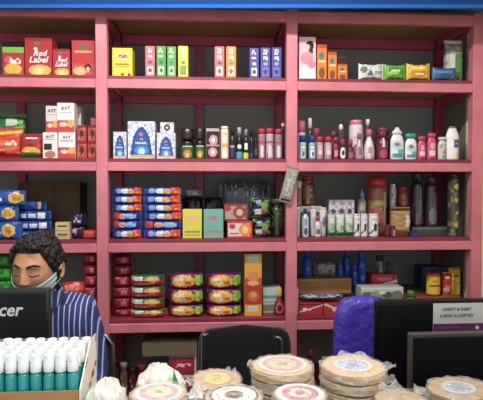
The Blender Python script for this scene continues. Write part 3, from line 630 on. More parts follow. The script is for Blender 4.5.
tc(391.2, 396.5, 225.5, 'small maroon bottle with pale label, before the paper bag', base='6a2434', art=[('r',.4,.1,.9,.8,'b0909a')], cap='7a2a3c', capf=.2, yo=.03)
c0 = item('carton', 'steel_tray', 'low dark grey box carrying the two tall dark bottles', 'box', 412, 450, 227, R3, .1, .12, base='3c4446', m='plastic', art=[('r',0,.75,1,1,'5a6466')])
item('bottle', 'tall_bottle', 'left tall black-violet bottle with painted highlight stripe', 'bottle', 414, 425.5, 172, c0, .12, base='2a2436', art=[('r',.2,.05,.8,.3,'5a3a3c'),('r',.55,.2,.7,.9,'5a5c70')], prof='cyl', cap='24222c', capf=.2, capw=.95, m='pet', group=gd)  # pale upright band paints a highlight into the bottle colour
item('bottle', 'tall_bottle', 'right tall dark plum bottle with pale label patch', 'bottle', 427.5, 440.5, 177, c0, .12, base='3a2630', art=[('e',.5,.25,.35,.2,'6a6468'),('r',.5,.4,.75,.8,'585060')], prof='cyl', cap='50202c', capf=.15, capw=.9, m='pet', group=gd)
item('carton', 'small_box', 'small deep blue box below the tall bottles', 'box', 411.5, 419, 231.5, R3, .04, .05, base='26307a')
item('bottle', 'tall_bottle', 'dark green-brown bottle standing in for a yellow-patched sachet strip, right end of third shelf', 'bottle', 450.5, 461.5, 174, R3, .05, base='3a3a2c', art=[('n',0,0,1,1,.25,'6a6a50',7,16),('e',.6,.85,.2,.04,'c8b030'),('e',.6,.62,.2,.04,'c8b030'),('e',.7,.4,.2,.03,'c8b030'),('e',.6,.2,.2,.04,'c8b030')], prof='cyl', cap='2c2c28', capf=.06, m='pet', group=gd)  # bottle form stands in for a hung strip of sachets

# ---- row 4, left bay
g = 'green packets behind the man'
b0 = R4
for k, lb in enumerate(('lowest', 'second lowest', 'middle', 'second highest', 'highest')):
    b0 = item('pillow', 'green_packet', 'bright green packet left of the man, %s visible in its pile' % lb, 'packet', -10, 15-k*.8, 308-k*13.3, b0, .05, .06, group=g, base='1e8a26', art=[('e',.6,.5,.3,.2,'3aae3a'),('r',.1,.6,.6,.8,'146a1c')], seed=70+k, fin='1a7a20')
DR = [('e',.62,.5,.14,.24,'c87a84'),('n',0,.3,1,.8,.15,'7a1420',9,5),('r',.05,.1,.95,.2,'8a1a28')]
g = 'dark red packets behind the man'
b0 = R4
for k, lb in enumerate(('lowest', 'second', 'third', 'fourth', 'fifth', 'topmost')):
    b0 = item('pillow', 'red_packet', 'dark red packet right of the man, %s from the bottom of its pile' % lb if k not in (0, 5) else '%s dark red packet of the pile right of the man' % lb, 'packet', 81+(k % 2), 98.2, 310-k*11.3, b0, .05, .07, group=g, base='96202e', art=DR, seed=80+k)
c0 = item('carton', 'cardboard_box', 'dark box standing behind the man under the red pouch', 'box', 56, 80, 298, R4, .06, .1, base='2c2422', m='cardboard')
item('pillow', 'red_pouch', 'crumpled bright red pouch next to the man\'s ear', 'pouch', 60, 85, 283, c0, .05, .06, base='c83028', art=[('e',.5,.7,.4,.2,'e86050'),('n',0,0,1,1,.2,'f08878',8,6)], seed=90)
# ---- row 4, middle bay
g = 'dark red packets left of the green and red ones'
b0 = R4
ys = [309.5, 298.5, 287.5, 276.5, 266, 255.5]
for k, lb in enumerate(names):
    b0 = item('pillow', 'red_packet', '%s dark red packet%s of the pile left of the green-red packets' % (lb, '' if k in (0, 5) else ' from the bottom'), 'packet', 110.5, 133-(k % 2), ys[k], b0, .07, .07, group=g, base='8a1a28', art=[('e',.6,.5,.16,.26,'c86a78'),('r',0,.1,1,.2,'7a1420')], seed=100+k)
GR = [('r',0,.45,1,1,'1e6a34'),('r',.0,0,1,.42,'b8202c'),('r',.05,.45,.38,.85,'c8dcd0'),('e',.64,.6,.24,.26,'d88a4a'),('e',.62,.66,.18,.12,'e8b070'),('r',.1,.1,.6,.25,'d86a70')]
g = 'green and red rusk packets in one pile'
b0 = R4
for k, (y, lb) in enumerate(((310, 'bottom green and red packet, sticking out to the right'), (298.5, 'second from the bottom green and red packet'), (287, 'third from the bottom green and red packet'), (275.5, 'topmost green and red packet'))):
    b0 = item('pillow', 'rusk_packet', lb, 'packet', 129.5-(k == 0), 166.5-(k > 0)*2+(k == 0)*1.5, y, b0, .04, .07, group=g, base='b0202c', art=GR, seed=110+k)
ND = [('r',0,0,1,.1,'5a1c5c'),('r',0,.9,1,1,'5a1c5c'),('e',.4,.5,.38,.42,'d8502c'),('e',.42,.5,.32,.36,'e8b84a'),('e',.3,.6,.13,.14,'f4e8c8'),('e',.52,.38,.13,.12,'c86a2a'),('e',.36,.32,.12,.1,'f0d080'),('e',.86,.55,.13,.34,'9acc28'),('r',.8,.5,.94,.58,'2a6a1c'),('r',.0,.3,.07,.7,'3a1a44')]
for side, x0, x1 in (('left', 168, 204), ('right', 206, 242.5)):
    b0 = R4
    for k, (y, lb) in enumerate(((305.5, 'bottom'), (289.5, 'middle'), (273.5, 'top'))):
        b0 = item('pillow', 'noodle_packet', '%s violet and yellow noodle packet of the %s pile' % (lb, side), 'packet', x0, x1, y, b0, .04, .06, group='violet and yellow noodle packets in two piles', base='4a1a58', art=ND, seed=120+k+x0, fin='32123c')
item('carton', 'biscuit_carton', 'tall narrow yellow and red carton with round biscuit pictures', 'carton', 244.5, 262, 254, R4, .04, .07, base='e8a018',
     art=[('r',.15,.86,.85,.96,'b8d0c8'),('r',0,.5,1,.62,'c84a2a'),('r',0,.18,1,.5,'b8341c'),('e',.5,.64,.36,.08,'d88a4a'),('e',.5,.53,.34,.04,'e8b070'),('e',.5,.32,.34,.09,'c8683a'),('e',.5,.34,.2,.05,'e0a060'),('r',.15,.06,.8,.17,'c8d0b8')])
c0 = item('carton', 'soap_carton', 'lower beige carton between the tall yellow carton and the sauce bottle', 'carton', 262.8, 283, 305, R4, .08, .1, base='8a7a68', art=[('r',0,.1,1,.3,'b0a490'),('r',.1,.5,.7,.9,'5a8a7a')], group='pile beside the tall yellow carton')
item('carton', 'soap_carton', 'upper white carton with turquoise stripe beside the tall yellow carton', 'carton', 262.8, 282, 288.5, c0, .08, .1, base='c8ccc4', art=[('r',0,.35,1,.6,'4aa898'),('r',.1,.1,.8,.2,'9a9a90')], group='pile beside the tall yellow carton')
item('bottle', 'sauce_bottle', 'red sauce bottle with yellow cap against the middle post', 'bottle', 274, 285.5, 287, R4, .045, base='8a1c1c', art=[('e',.5,.4,.36,.3,'b86a5a'),('e',.5,.4,.22,.2,'5a1414')], prof='taper', cap='e0a41c', capf=.38, capp='cone', capw=.5, d=.035)
# ---- row 4, right bay
g = 'big red and white cartons low in the right bay'
RW = [('r',0,.85,1,1,'7a2028'),('d',.2,.6,.12,'d8ccc8'),('n',.1,.35,.55,.65,.5,'f0e0e0',12,6)]
item('carton', 'soap_case', 'red and white soap case low in the right bay next to the post', 'carton', 299, 323, 303.5, R4, .04, .1, base='b02834', art=RW, group=g)
item('carton', 'soap_case', 'red and white soap case half hidden by the violet chair', 'carton', 323.6, 345, 303.5, R4, .04, .1, base='b43038', art=[('d',.9,-.9,.2,'d8d0cc'),('r',.4,.3,1,.7,'d8ccc8')], group=g)
item('carton', 'white_card', 'narrow white card standing against the middle post above the soap case', 'card', 295.5, 298.4, 288, R4, .05, .08, base='d8d4c4')
zb4 = item('carton', 'cardboard_box', 'wide brown box spanning the rear of the right bay', 'box', 303, 440, 292.5, R4, .16, .2, base='6a4e38', m='cardboard', art=[('r',0,.86,1,1,'8a5a3c'),('r',.1,.6,.5,.85,'3a5a24')])
item('pillow', 'blue_bag', 'crumpled blue-white plastic bag above the red soap case', 'bag', 300, 345, 296, R4+.075, .045, .07, base='5a6a9c', art=[('n',0,0,1,1,.4,'c0c8d8',16,6),('r',.8,.2,.95,.8,'1c3aa0')], seed=130, m='film')
z0 = item('carton', 'cardboard_tray', 'brown cardboard tray holding the blue bottles', 'tray', 296.5, 351.5, 279, zb4, .14, .16, base='a87848', m='cardboard', flap=False, art=[('r',0,.9,1,1,'b8895a')])
g = 'blue bottles in the right bottom bay'
def bb(x0, x1, yt, bz, yo, lb, **k):
    item('bottle', 'blue_bottle', lb, 'bottle', x0, x1, yt, bz, yo, group=g, base='1c4ab0', prof=k.get('prof', 'squeeze'), cap=k.get('cap', '2c5ac8'), capf=.2, capw=.7, art=[('r',.2,.2,.8,.6,'163c90'),('e',.5,.4,.2,.12,'4a7ac8')])
bb(302.5, 313.5, 251.5, z0, .17, 'brightest blue bottle standing in the tray next to the post')
bb(338, 344, 261, z0, .17, 'small blue bottle in the middle of the tray')
bb(343.5, 352, 251, z0, .2, 'dark blue bottle at the right rear of the tray')
bb(352.5, 358.5, 266, zb4, .17, 'small light blue bottle right of the tray')
bb(357.8, 368.5, 251.5, zb4, .19, 'tall dark blue bottle next to the grey jar')
item('pillow', 'clear_pack', 'crumpled grey clear bag between the blue bottles in the tray', 'bag', 315, 339, 262, z0, .18, .07, base='6a6468', art=[('e',.3,.5,.15,.3,'8a8488'),('e',.65,.6,.2,.2,'958f94'),('n',0,0,1,1,.15,'a8a2a8',30,20)], seed=131)
z1 = item('carton', 'white_carton', 'white carton with dark green and grey scene under the small red carton', 'carton', 361, 403.5, 287.5, R4+.075, .05, .09, base='c4ccc4', art=[('r',0,0,1,.25,'7a8a7a'),('e',.15,.3,.14,.3,'5a6a5a'),('e',.38,.3,.16,.4,'8a9a94'),('e',.62,.3,.12,.3,'4a5a50'),('e',.85,.32,.14,.36,'6a7a70'),('e',.5,.5,.08,.2,'dce0dc'),('r',0,.82,1,1,'d8dcd8')])
z2 = item('carton', 'soft_drink_carton', 'long red and white carton with white wave on the wide brown box', 'carton', 371.5, 397.5, 274.5, zb4, .165, .08, base='b4303c', art=[('d',.15,.4,.16,'e0d4d4'),('r',0,0,1,.1,'d8c8c8'),('e',.5,.75,.3,.12,'d86a74')])
item('bottle', 'spice_jar', 'dark grey speckled jar standing on the red and white carton', 'jar', 377, 385, 256, z2, .18, base='54545e', art=[('n',0,0,1,1,.4,'8a8a94',7,8)], prof='jar', cap='2a2a30', capf=.25, lidname='lid')
item('bottle', 'spice_jar', 'small brown jar right of the grey speckled jar', 'jar', 387, 391.5, 262, z2, .18, base='3a3424', prof='jar', cap='2a2420', capf=.25, lidname='lid')
item('carton', 'white_carton', 'plain low support carton under the dark green and grey scene carton', 'carton', 361, 403.5, 305, R4, .05, .09, base='8a8478', dz=.0735)
item('bottle', 'small_jar', 'small jar with green lid before the brown box', 'jar', 408.5, 416, 291.5, R4, .06, base='8a9a8a', prof='jar', cap='3a9a3a', capf=.3, lidname='lid')
zc = item('carton', 'cardboard_box', 'orange-brown carton carrying the yellow tins', 'box', 404, 461, 297, R4, .09, .06, base='a8522c', m='cardboard')
TIN = [('r',0,.9,1,1,'c83a24'),('r',0,0,1,.08,'b8341c'),('r',.1,.44,.9,.52,'8a6a1c'),('r',.25,.68,.75,.72,'a8861c')]
item('bottle', 'yellow_tin', 'round yellow tin with red rim, front left of the tins', 'tin', 428.5, 442.5, 274, zc, .095, d=.05, group='yellow tins', base='e4bc1c', art=TIN, prof='can', cap='c84a24', capf=.04, lidname='lid')
item('pillow', 'spice_pouch', 'red and yellow pouch with cup picture between the tins', 'pouch', 443.5, 456, 272.5, zc, .095, .03, upright=True, base='e0b020', art=[('r',0,.45,.7,1,'b8242c'),('r',.0,0,.65,.5,'b8242c'),('e',.3,.25,.28,.2,'c8a890'),('r',.1,.75,.6,.82,'f0c8a0')], seed=140)
item('carton', 'yellow_carton', 'yellow carton with red top band at the right end, behind the tins', 'carton', 449.5, 460.5, 268.5, zc, .125, .024, base='dcb41c', art=[('r',0,.93,1,1,'c84a24'),('r',.15,.7,.85,.74,'9a4a1c'),('r',.55,.5,.9,.66,'e8d8a0')])
item('carton', 'blue_carton', 'dark blue carton behind the round yellow tin', 'carton', 422, 447, 267, zb4, .24, .1, base='2c4068', art=[('r',.5,.0,.55,1,'405a88'),('r',.25,0,.3,1,'405a88')])

# ---- under the bottom shelf
g = 'red and white soap cases under the rack'
b0 = R5
for k, lb in enumerate(('lower', 'upper')):
    b0 = item('carton', 'soap_case', '%s red case with white oval lettering under the bottom rail' % lb, 'carton', 169, 196.5, [376.5, 355.5][k], b0, .04, .12, base='a02030', side='d8c8c8', art=[('r',0,.92,1,1,'d8c8c8'),('r',0,0,1,.06,'d8c8c8'),('e',.5,.5,.42,.34,'b8283c'),('n',.22,.42,.8,.6,.55,'f0e0e0',14,12),('r',.94,0,1,1,'c8b8b8')], group=g)
item('carton', 'cardboard_box', 'flat beige cardboard box lying on the red cases under the rack', 'box', 142, 197, 342, b0, .03, .25, base='786a52', m='cardboard')
g = 'dark jars under the rack'
for k, (x0, x1, y, c) in enumerate(((110, 118, 360, '3a2a28'), (119, 127, 364, '6a4a44'), (128, 136, 369, '4a2420'), (137, 146, 366, '7a2430'), (299, 307, 362, '5a1c24'), (308, 314, 350, '8a2430'), (322, 331, 358, '3a3c3a'))):
    lb = ['dark jar closest to the left post under the rack', 'brownish jar second from the left post under the rack', 'third dark jar from the left post under the rack', 'dark red jar under the flat cardboard box', 'dull red jar under the rack right of the middle post', 'slim red tin under the rack right of the middle post', 'grey metal-capped jar beside the violet chair'][k]
    item('bottle', 'storage_jar', lb, 'jar', x0, x1, y, R5, .06, base=c, art=[('n',0,0,1,1,.2,'a89890',5,8)], prof='jar', cap=['2a2422', '8a8480', '2a2422', 'a03040', '2a2422', 'a03040', 'a8a8a8'][k], capf=.2, group=g, lidname='lid')

# ---- grey packet hung on the middle post
A = at(278, 170, D-.02); B = at(299, 206, D-.02)
t = empty('hanging_packet', (at(289, 185, D-.016).x, D-.006, at(289, 185, D-.016).z), 'grey crumpled packet hanging tilted on the middle post', 'packet')
t.rotation_euler = (0, math.radians(14), 0)
w = .062; h = .168
(pn, mb, m), = k_pillow(w, h, .018, base='8f8880', art=[('n',.1,.1,.9,.9,.35,'a8a298',9,22),('r',.1,.02,.9,.1,'2c2c2c'),('r',.3,.3,.6,.7,'b4aea2')], m='film', upright=True, seed=9)
mb.v = [(x, y-.0225, z-h/2) for x, y, z in mb.v]; mb.build('wrapper', 'film', t)
q = MB(); q.tube([(0, -.012, h/2-.004), (-.008, -.006, h/2+.012), (-.012, .003, h/2+.02)], .0012, 'c8c0b0'); q.build('string', 'matte', t)
# ================================================================ papad packs on the counter
CT = ZC_+.0005
def papad_pack(x, y, z, r, h, label, lab=None, tan='d0b07a', n=5, seed=0, ears=(), group='papad packs in clear film on the counter', tilt=(0, 0), milky=False, filmy=True):
    t = empty('papad_pack', (x, y, z), label, 'papad pack', group); t.rotation_euler = (tilt[0], tilt[1], 0)
    mb = MB(); pr = []
    for k in range(n):
        z0 = h*.96*k/n; z1 = h*.96*(k+1)/n; e = 1-.05*hsh(k, seed)
        pr += [(r*.955*e, z0+.0003), (r*.985*e, z0+(z1-z0)*.3), (r*.985*e, z0+(z1-z0)*.7), (r*.955*e, z1-.0003)]
    wob = lambda a, zz: 1+.02*math.sin(3*a+seed+zz*400)+.012*math.sin(7*a+seed*2+zz*900)
    mb.lathe(pr, 48, lambda u, zz: shade(tan, .93+.12*hsh(int(zz/h*n*1.01), seed)), 0, 0, 1, wob=wob)
    for v in range(len(mb.v)): mb.v[v] = (mb.v[v][0], mb.v[v][1], max(0.0003, mb.v[v][2]))
    mb.build('papads', 'matte', t)
    if lab:
        lb = MB(); R = r*lab.get('r', .86)
        rings = lab['rings']
        def cf(u, v):
            for rr, c in rings:
                if v <= rr:
                    return c if not isinstance(c, tuple) else (c[0] if hsh(int(u*40), int(v*14), seed) < .3 else c[1])
            return rings[-1][1]
        lb.grid(lambda u, v: (R*v*math.cos(2*PI*u), R*v*math.sin(2*PI*u), h*.965+.0012+.0015*math.cos(v*PI/2)), 60, 18, cf, closeu=True)
        lb.build('label', 'card', t)
    if filmy:
        fb = MB()
        def fs(u, v):
            a = 2*PI*u
            if v < .5: q = v/.5; rr = r*(1.01+.03*math.sin(q*PI)); zz = h*q
            else: q = (v-.5)/.5; rr = r*(1.01)*(1-q)+.0005; zz = h+.0035*math.sin(q*PI*.5)
            nz = noise.noise(Vector((math.cos(a)*4+seed, math.sin(a)*4, v*5)))
            rr += r*.06*nz*(1 if v < .6 else .3); zz += .003*nz*(1 if v > .35 else 0)
            return (rr*math.cos(a), rr*math.sin(a), max(.0004, zz))
        fb.grid(fs, 64, 22, lambda u, v: 'ffffff', closeu=True)
        for (ang, ln, zz, wd) in ears:
            def es(u, v, ang=ang, ln=ln, zz=zz, wd=wd):
                q = v; a = ang+(u-.5)*wd*(1-q*.45)
                rr = r*1.0+ln*q; nz = noise.noise(Vector((u*4+seed, v*3, ang*3)))
                return (rr*math.cos(a), rr*math.sin(a), zz+.008*q+.009*nz*q+.004*math.sin(u*9))
            fb.grid(es, 10, 8, lambda u, v: 'ffffff')
        fb.build('film', 'clearbag' if milky else 'clearfilm', t)
    return z+h+.0045
def P(px, Y): return at(px, 390, Y).x
PINKL = dict(r=.86, rings=[(.18,'8aa05a'),(.3,('7a9a4a','e8ddb8')),(.58,('a8b070','ecdfb6')),(.66,'d898a8'),(.86,('c8708c','dfa0b4')),(1,'f2ece0')])
PURL = dict(r=.8, rings=[(.2,'98a070'),(.34,('a88a80','d8cca0')),(.6,('b8b080','d8caa0')),(.84,('b8809c','c898ac')),(1,'e8dccc')])
GRNL = dict(r=.88, rings=[(.2,'c8386a'),(.34,('6a9a3a','e6dfc4')),(.5,('5a9a3a','e8e2cc')),(.8,('c83a78','d878a0')),(1,'f4f0ea')])
DRKL = dict(r=.86, rings=[(.12,'c86a80'),(.26,'3c2a34'),(.4,('4a8a4a','5a3a44')),(.62,'e6e2d4'),(.72,('4a7a4a','e2e0d0')),(.9,'ecebe2'),(1,'4a4a44')])
BLUL = dict(r=.6, rings=[(.25,'8a94b8'),(.4,('7a82b0','c8cce0')),(.8,('8a92bc','d0d4e4')),(1,'e4e0dc')])
YELL = dict(r=.55, rings=[(.3,'b8a028'),(.6,('a89020','d0b838')),(1,'d8bc48')])
GREL = dict(r=.55, rings=[(.4,'8a98a8'),(.7,('6a7890','b0bcc8')),(1,'c4ccd0')])
# left front pack with the pink label
def stack(px, Y, r, n, h, labels, labs, seed, z0=CT, tan='d0b07a', ears=(), **k):
    z = z0; x = P(px, Y)
    for i in range(n):
        z = papad_pack(x+.004*(hsh(i, seed)-.5), Y+.004*(hsh(i, seed+1)-.5), z, r*(1-.03*hsh(i, seed+2)), h, labels[i], labs if i == n-1 else None, seed=seed+i, tan=tan, ears=[e[1:] for e in ears if e[0] == i], **k)
lv = lambda n, s: [('bottom pack of ' if i == 0 else 'topmost pack of ' if i == n-1 else 'second pack from the bottom of ' if i == 1 else 'third pack from the bottom of ')+s for i in range(n)]
stack(158, 1.10, .062, 3, .0277, lv(3, 'the front left stack with oval pink label'), PINKL, 1)
stack(234, 1.08, .063, 3, .0268, lv(3, 'the front stack with white and dark label'), DRKL, 11)
stack(299, 1.08, .0605, 3, .0272, lv(3, 'the front stack with bright pink label'), GRNL, 21, tan='d0b27e')
stack(282.5, 1.215, .076, 4, .0235, lv(4, 'the tall stack with mauve label'), PURL, 31, ears=[(3, 2.9, .012, .012, .9), (2, 2.6, .01, .012, .7)])
stack(352, 1.215, .08, 4, .0218, lv(4, 'the rightmost tall papad stack'), BLUL, 41, tan='d2b078', ears=[(3, .1, .028, .01, .6), (2, -.2, .024, .01, .6), (3, 1.3, .02, .012, 1.2)])
z = papad_pack(P(217, 1.225), 1.225, CT, .062, .034, 'lower tan papad pack behind the dark-labelled stack', None, 'b88a58', 6, 51)
papad_pack(P(217, 1.225), 1.225, z+.004, .06, .03, 'tan papad pack with yellow label behind the dark-labelled stack', YELL, 'c09460', 5, 52, ears=[(1.0, .014, .02, .6), (2.9, .02, .01, .6)], tilt=(.06, .02))
z = papad_pack(P(459, 1.13), 1.13, CT, .072, .036, 'lower papad pack at the far right of the counter', None, 'b8945c', 8, 61)
papad_pack(P(459, 1.13), 1.13, z+.0025, .070, .030, 'papad pack with grey-blue label at the far right of the counter', GREL, 'b8945c', 8, 62, ears=[(2.8, .03, .012, .8), (.2, .02, .02, .7)], tilt=(0, -.05))
z = papad_pack(P(401, 1.075), 1.075, CT, .056, .036, 'lower unlabelled papad pack between the rightmost tall stack and the far right packs', None, 'b8945c', 7, 71)
papad_pack(P(401, 1.075), 1.075, z, .056, .034, 'upper unlabelled papad pack between the rightmost tall stack and the far right packs', None, 'c09c62', 7, 73, ears=[(1.6, .02, .03, 1.2)])
papad_pack(P(507, 1.13), 1.13, CT, .034, .07, 'small thick papad pack cut off by the right edge of the photo', None, 'd8c8a8', 8, 77, milky=True)
# crumpled bags on the left
def bag(px, Y, r, h, label, seed, m='milkbag', inner=None, tuft=None, extra=None):
    t = empty('plastic_bag', (P(px, Y), Y, CT), label, 'bag', 'crumpled plastic bags of papads left on the counter')
    if inner:
        q = MB(); pr = [(r*.8*(1-.04*(k % 2)), inner[1]*k/12) for k in range(13)]
        q.lathe(pr, 36, lambda u, zz: shade(inner[0], .9+.15*hsh(int(zz*300), seed))); q.build('papads', 'matte', t)
    q = MB()
    def fs(u, v):
        a = 2*PI*u; q_ = v
        rr = r*(1-q_**2.6)**.6*1.0+.001; zz = h*q_
        nz = noise.noise(Vector((math.cos(a)*2.5+seed, math.sin(a)*2.5, v*4)))+.5*noise.noise(Vector((math.cos(a)*7, math.sin(a)*7+seed, v*10)))
        rr *= 1+.16*nz; zz = max(.0006, zz*(1+.1*nz))
        return (rr*math.cos(a), rr*math.sin(a), zz)
    q.grid(fs, 72, 30, lambda u, v: 'ffffff', closeu=True)
    if tuft:
        tx, ty, th = tuft
        def ts(u, v):
            a = 2*PI*u; rr = .016*(1-v)**1.2*(1+.35*math.sin(a*5))+.004+.006*v*v
            return (tx+rr*math.cos(a)+.014*v, ty+rr*math.sin(a), h*.72+th*v)
        q.grid(ts, 30, 12, lambda u, v: 'ffffff', closeu=True)
    q.build('film', m, t)
    if extra: extra(t)
def greenfold(t):
    q = MB(); x = at(174.5, 378, 1.19).x-t.location.x
    zt = at(173, 369, 1.19).z-CT
    q.face([(x-.0085, -.048, .05), (x+.009, -.05, .048), (x+.011, -.047, zt*.65), (x-.002, -.044, zt), (x-.007, -.047, zt*.6)], '1fae3c')
    q.face([(x-.0085, -.046, .05), (x-.007, -.045, zt*.6), (x-.002, -.042, zt), (x+.011, -.045, zt*.65), (x+.009, -.048, .048)], '1fae3c')
    q.face([(x-.003, -.0515, .056), (x+.003, -.0515, .056), (x+.003, -.0505, .066), (x-.002, -.0495, .07)], 'e8f4e8')
    q.build('printed_corner', 'film', t)
bag(160, 1.235, .066, .103, 'large clear crumpled bag with green corner behind the left pink-labelled pack', 3, inner=('e0d2b4', .07), tuft=(-.03, -.01, .035), extra=greenfold)
def greenrim(t):
    q = MB(); q.tube([(.045*math.cos(a), .045*math.sin(a), .088+.003*math.sin(a*5)) for a in [PI*.25+k*PI*.85/14 for k in range(15)]], .0022, '5aa878', 6)
    q.build('printed_rim', 'film', t)
bag(106, 1.11, .053, .122, 'milky crumpled bag with green printed rim beside the sanitiser box', 5, inner=('d8ccb0', .06), extra=greenrim)
bag(196, 1.15, .02, .088, 'small twisted clear bag with red print between the left packs', 8, inner=('c86a70', .05), tuft=(0, 0, .012))

# ================================================================ sanitiser bottles in their carton
TX1 = -.289; TY0, TY1 = 1.118, 1.272
t = empty('display_carton', (-.42, 1.19, CT), 'open white and brown display carton full of sanitiser bottles', 'carton')
lx0, lx1 = -.60+.42, TX1+.42
q = MB(); q.box(lx0, lx1, TY0-1.19, TY1-1.19, .0, .0035, 'a88458'); q.build('base', 'cardboard', t)
zf = at(40, 391, TY0).z-CT
q = MB(); q.box(lx0, lx1, TY0-1.19-.003, TY0-1.19, 0, zf, 'a87c50'); q.build('front_panel', 'cardboard', t)
zt = at(96, 333, TY1).z-CT-.002
q = MB(); q.box(lx0, lx1, TY1-1.19, TY1-1.19+.003, 0, zt-.01, 'a88458'); q.build('rear_panel', 'cardboard', t)
q = MB(); N = 22
def side(u, v, off=0):
    y0 = TY0-1.19+.0; y1 = TY1-1.19+.003
    zz = v*zt
    ys = y0 + max(0, (zz-zf)/(zt-zf))*(y1-y0)*.62 if zz > zf else y0
    return (lx1+off, ys+(y1-ys)*u, zz)
def scf(u, v):
    if hsh(int(u*6), int(v*11), 3) < .16 and v > .3: return 'a8793c'
    return 'f0ece0'
q.grid(lambda u, v: side(u, v, .004), 20, 40, scf, sm=False)
q.grid(lambda u, v: side(1-u, v, .001), 6, 20, lambda u, v: 'c8ae84', sm=False)
for a_, b_ in ((0, 0), (1, 1)):
    for k in range(20):
        p0 = side(a_, k/20, .001); p1 = side(a_, (k+1)/20, .001); r0 = side(a_, k/20, .004); r1 = side(a_, (k+1)/20, .004)
        q.face([p0, r0, r1, p1] if a_ == 0 else [r0, p0, p1, r1], 'e6dfcc')
q.face([side(0, 1, .001), side(0, 1, .004), side(1, 1, .004), side(1, 1, .001)], 'c8ae84')
q.build('side_panel', 'card', t)
proto = empty('sanitiser_bottle', (0, 0, 0), 'teal sanitiser bottle', 'bottle')
zc0 = 1.128-CT-.004
hb = .126; r = .0125
q = MB(); q.lathe([(r*f, z_) for f, z_ in ((.85, 0), (1, .003), (1, .05), (.97, .055), (1, .06), (1, hb-.012), (.9, hb-.005), (.6, hb))], 20, lambda u, z_: '0a8f92' if not (.03 < z_ < .085 and .25 < u < .75) else '1fa6a4')
q.build('body', 'pet', proto)
q = MB(); q.lathe([(r*f, z_) for f, z_ in ((.6, hb), (.9, hb+.0015), (.97, hb+.004), (.97, hb+.02), (.9, hb+.0215), (.9, zc0-.004), (.82, zc0-.001), (.5, zc0))], 20, lambda u, z_: 'd9e0e0')
q.box(-.003, .003, -.0125, -.005, zc0-.016, zc0-.009, 'e8ecec'); q.build('cap', 'capwhite' if 'capwhite' in MATS else 'plastic', proto)
cols = ['nearest the white carton side']+['%s column from the white carton side' % w for w in ('second', 'third', 'fourth', 'fifth', 'sixth', 'seventh', 'eighth', 'ninth', 'tenth')]
rows = ['front row', 'second row', 'middle row', 'fourth row', 'rear row']
first = True
for j in range(5):
    for i in range(10):
        o = proto if first else proto.copy()
        if not first:
            COL.objects.link(o)
            for ch in list(proto.children):
                c = ch.copy(); COL.objects.link(c); c.parent = o
        first = False
        o.location = (TX1-.0155-.0272*i-(.003 if j % 2 else 0), TY0+.0175+.0287*j, CT+.0038)
        o.rotation_euler = ((hsh(i, j)-.5)*.03, (hsh(j, i)-.5)*.03, hsh(i, j)*5)
        tag(o, 'teal sanitiser bottle with white cap, %s, %s' % (rows[j], cols[i]), 'bottle', 'sanitiser bottles in the display carton')

# ================================================================ screens
def slab(q, x0, x1, y0, y1, z0, z1, col, b=.004): q.box(x0, x1, y0, y1, z0, z1, col, b)
def monitor(name, X0, X1, Y, z0, z1, label, col, rim, cat='monitor', tiltx=0):
    cx = (X0+X1)/2
    t = empty(name, (cx, Y, ZK+.0005), label, cat); w = (X1-X0)/2; a = z0-ZK; b_ = z1-ZK
    q = MB(); slab(q, -w, w, 0, .018, a, b_, rim, .005); q.build('screen_frame', 'plastic', t)
    q = MB(); slab(q, -w+.012, w-.012, -.006, .002, a+.012, b_-.012, col, .005); q.build('rear_cover', 'matteblack', t)
    q = MB(); slab(q, -w+.012, w-.012, .0175, .0195, a+.015, b_-.012, '20242a', .0005); q.build('screen', 'plastic', t)
    q = MB(); slab(q, -.035, .035, -.004, .02, .008, a+.06, '16181c', .003); q.build('stand_neck', 'plastic', t)
    q = MB(); slab(q, -.11, .11, -.03, .065, 0, .010, '16181c', .003); q.build('stand_foot', 'plastic', t)
    return t, cx
mat('matteblack', .6, .15, bump=.1, bscale=200)
xr = at(50, 320, 1.40).x; z1 = at(25, 288.5, 1.40).z
t, cx = monitor('monitor', xr-.4, xr, 1.40, z1-.25, z1, 'dark grey screen with silver acer lettering in front of the man'.replace('acer ', ''), '171b1f', '1c2226')
q = MB(); A = at(-9, 317, 1.394); B = at(23.5, 306.8, 1.394)
add_text(q, lambda u, v, l=0: (A.x+(B.x-A.x)*u-cx, -.0062-l, A.z+(B.z-A.z)*v-ZK), B.x-A.x, B.z-A.z, 'acer', .5, .5, 1.0, 'c4c8c8', 1.0, shear=.25)
q.build('lettering', 'plastic', t)
xl = at(375, 340, 1.53).x; z1 = at(430, 299.5, 1.53).z
t, cx = monitor('monitor', xl, xl+.46, 1.53, z1-.34, z1, 'large black screen behind, carrying the card payment sign', '0d0f16', '0b0c11')
SX0 = at(433, 320, 1.523).x; SX1 = SX0+.19; SZ1 = at(460, 303, 1.523).z; SZ0 = at(460, 331.5, 1.523).z
t = empty('card_sign', (SX0, 1.5225, SZ0), 'white card payment sign with violet strip on the large black screen', 'sign')
q = MB(); q.box(0, .19, -.0012, 0, 0, SZ1-SZ0, 'cfd0d0'); hh = SZ1-SZ0
q.build('sign_board', 'card', t)
q = MB(); q.box(0.0005, .1895, -.0016, -.0013, .0005, hh*.29, '6a2a62')
q.face([(at(477, 320, 1.523).x-SX0+.006*math.cos(a), -.0021, hh*.14+.006*math.sin(a)) for a in [k*PI/8 for k in range(16)]], 'e8e0ec')
for k in range(9): q.box(.012+.009*k, .018+.009*k, -.0021, -.0016, hh*.12, hh*.17, '8a5088')
q.build('violet_strip', 'card', t)
q = MB()
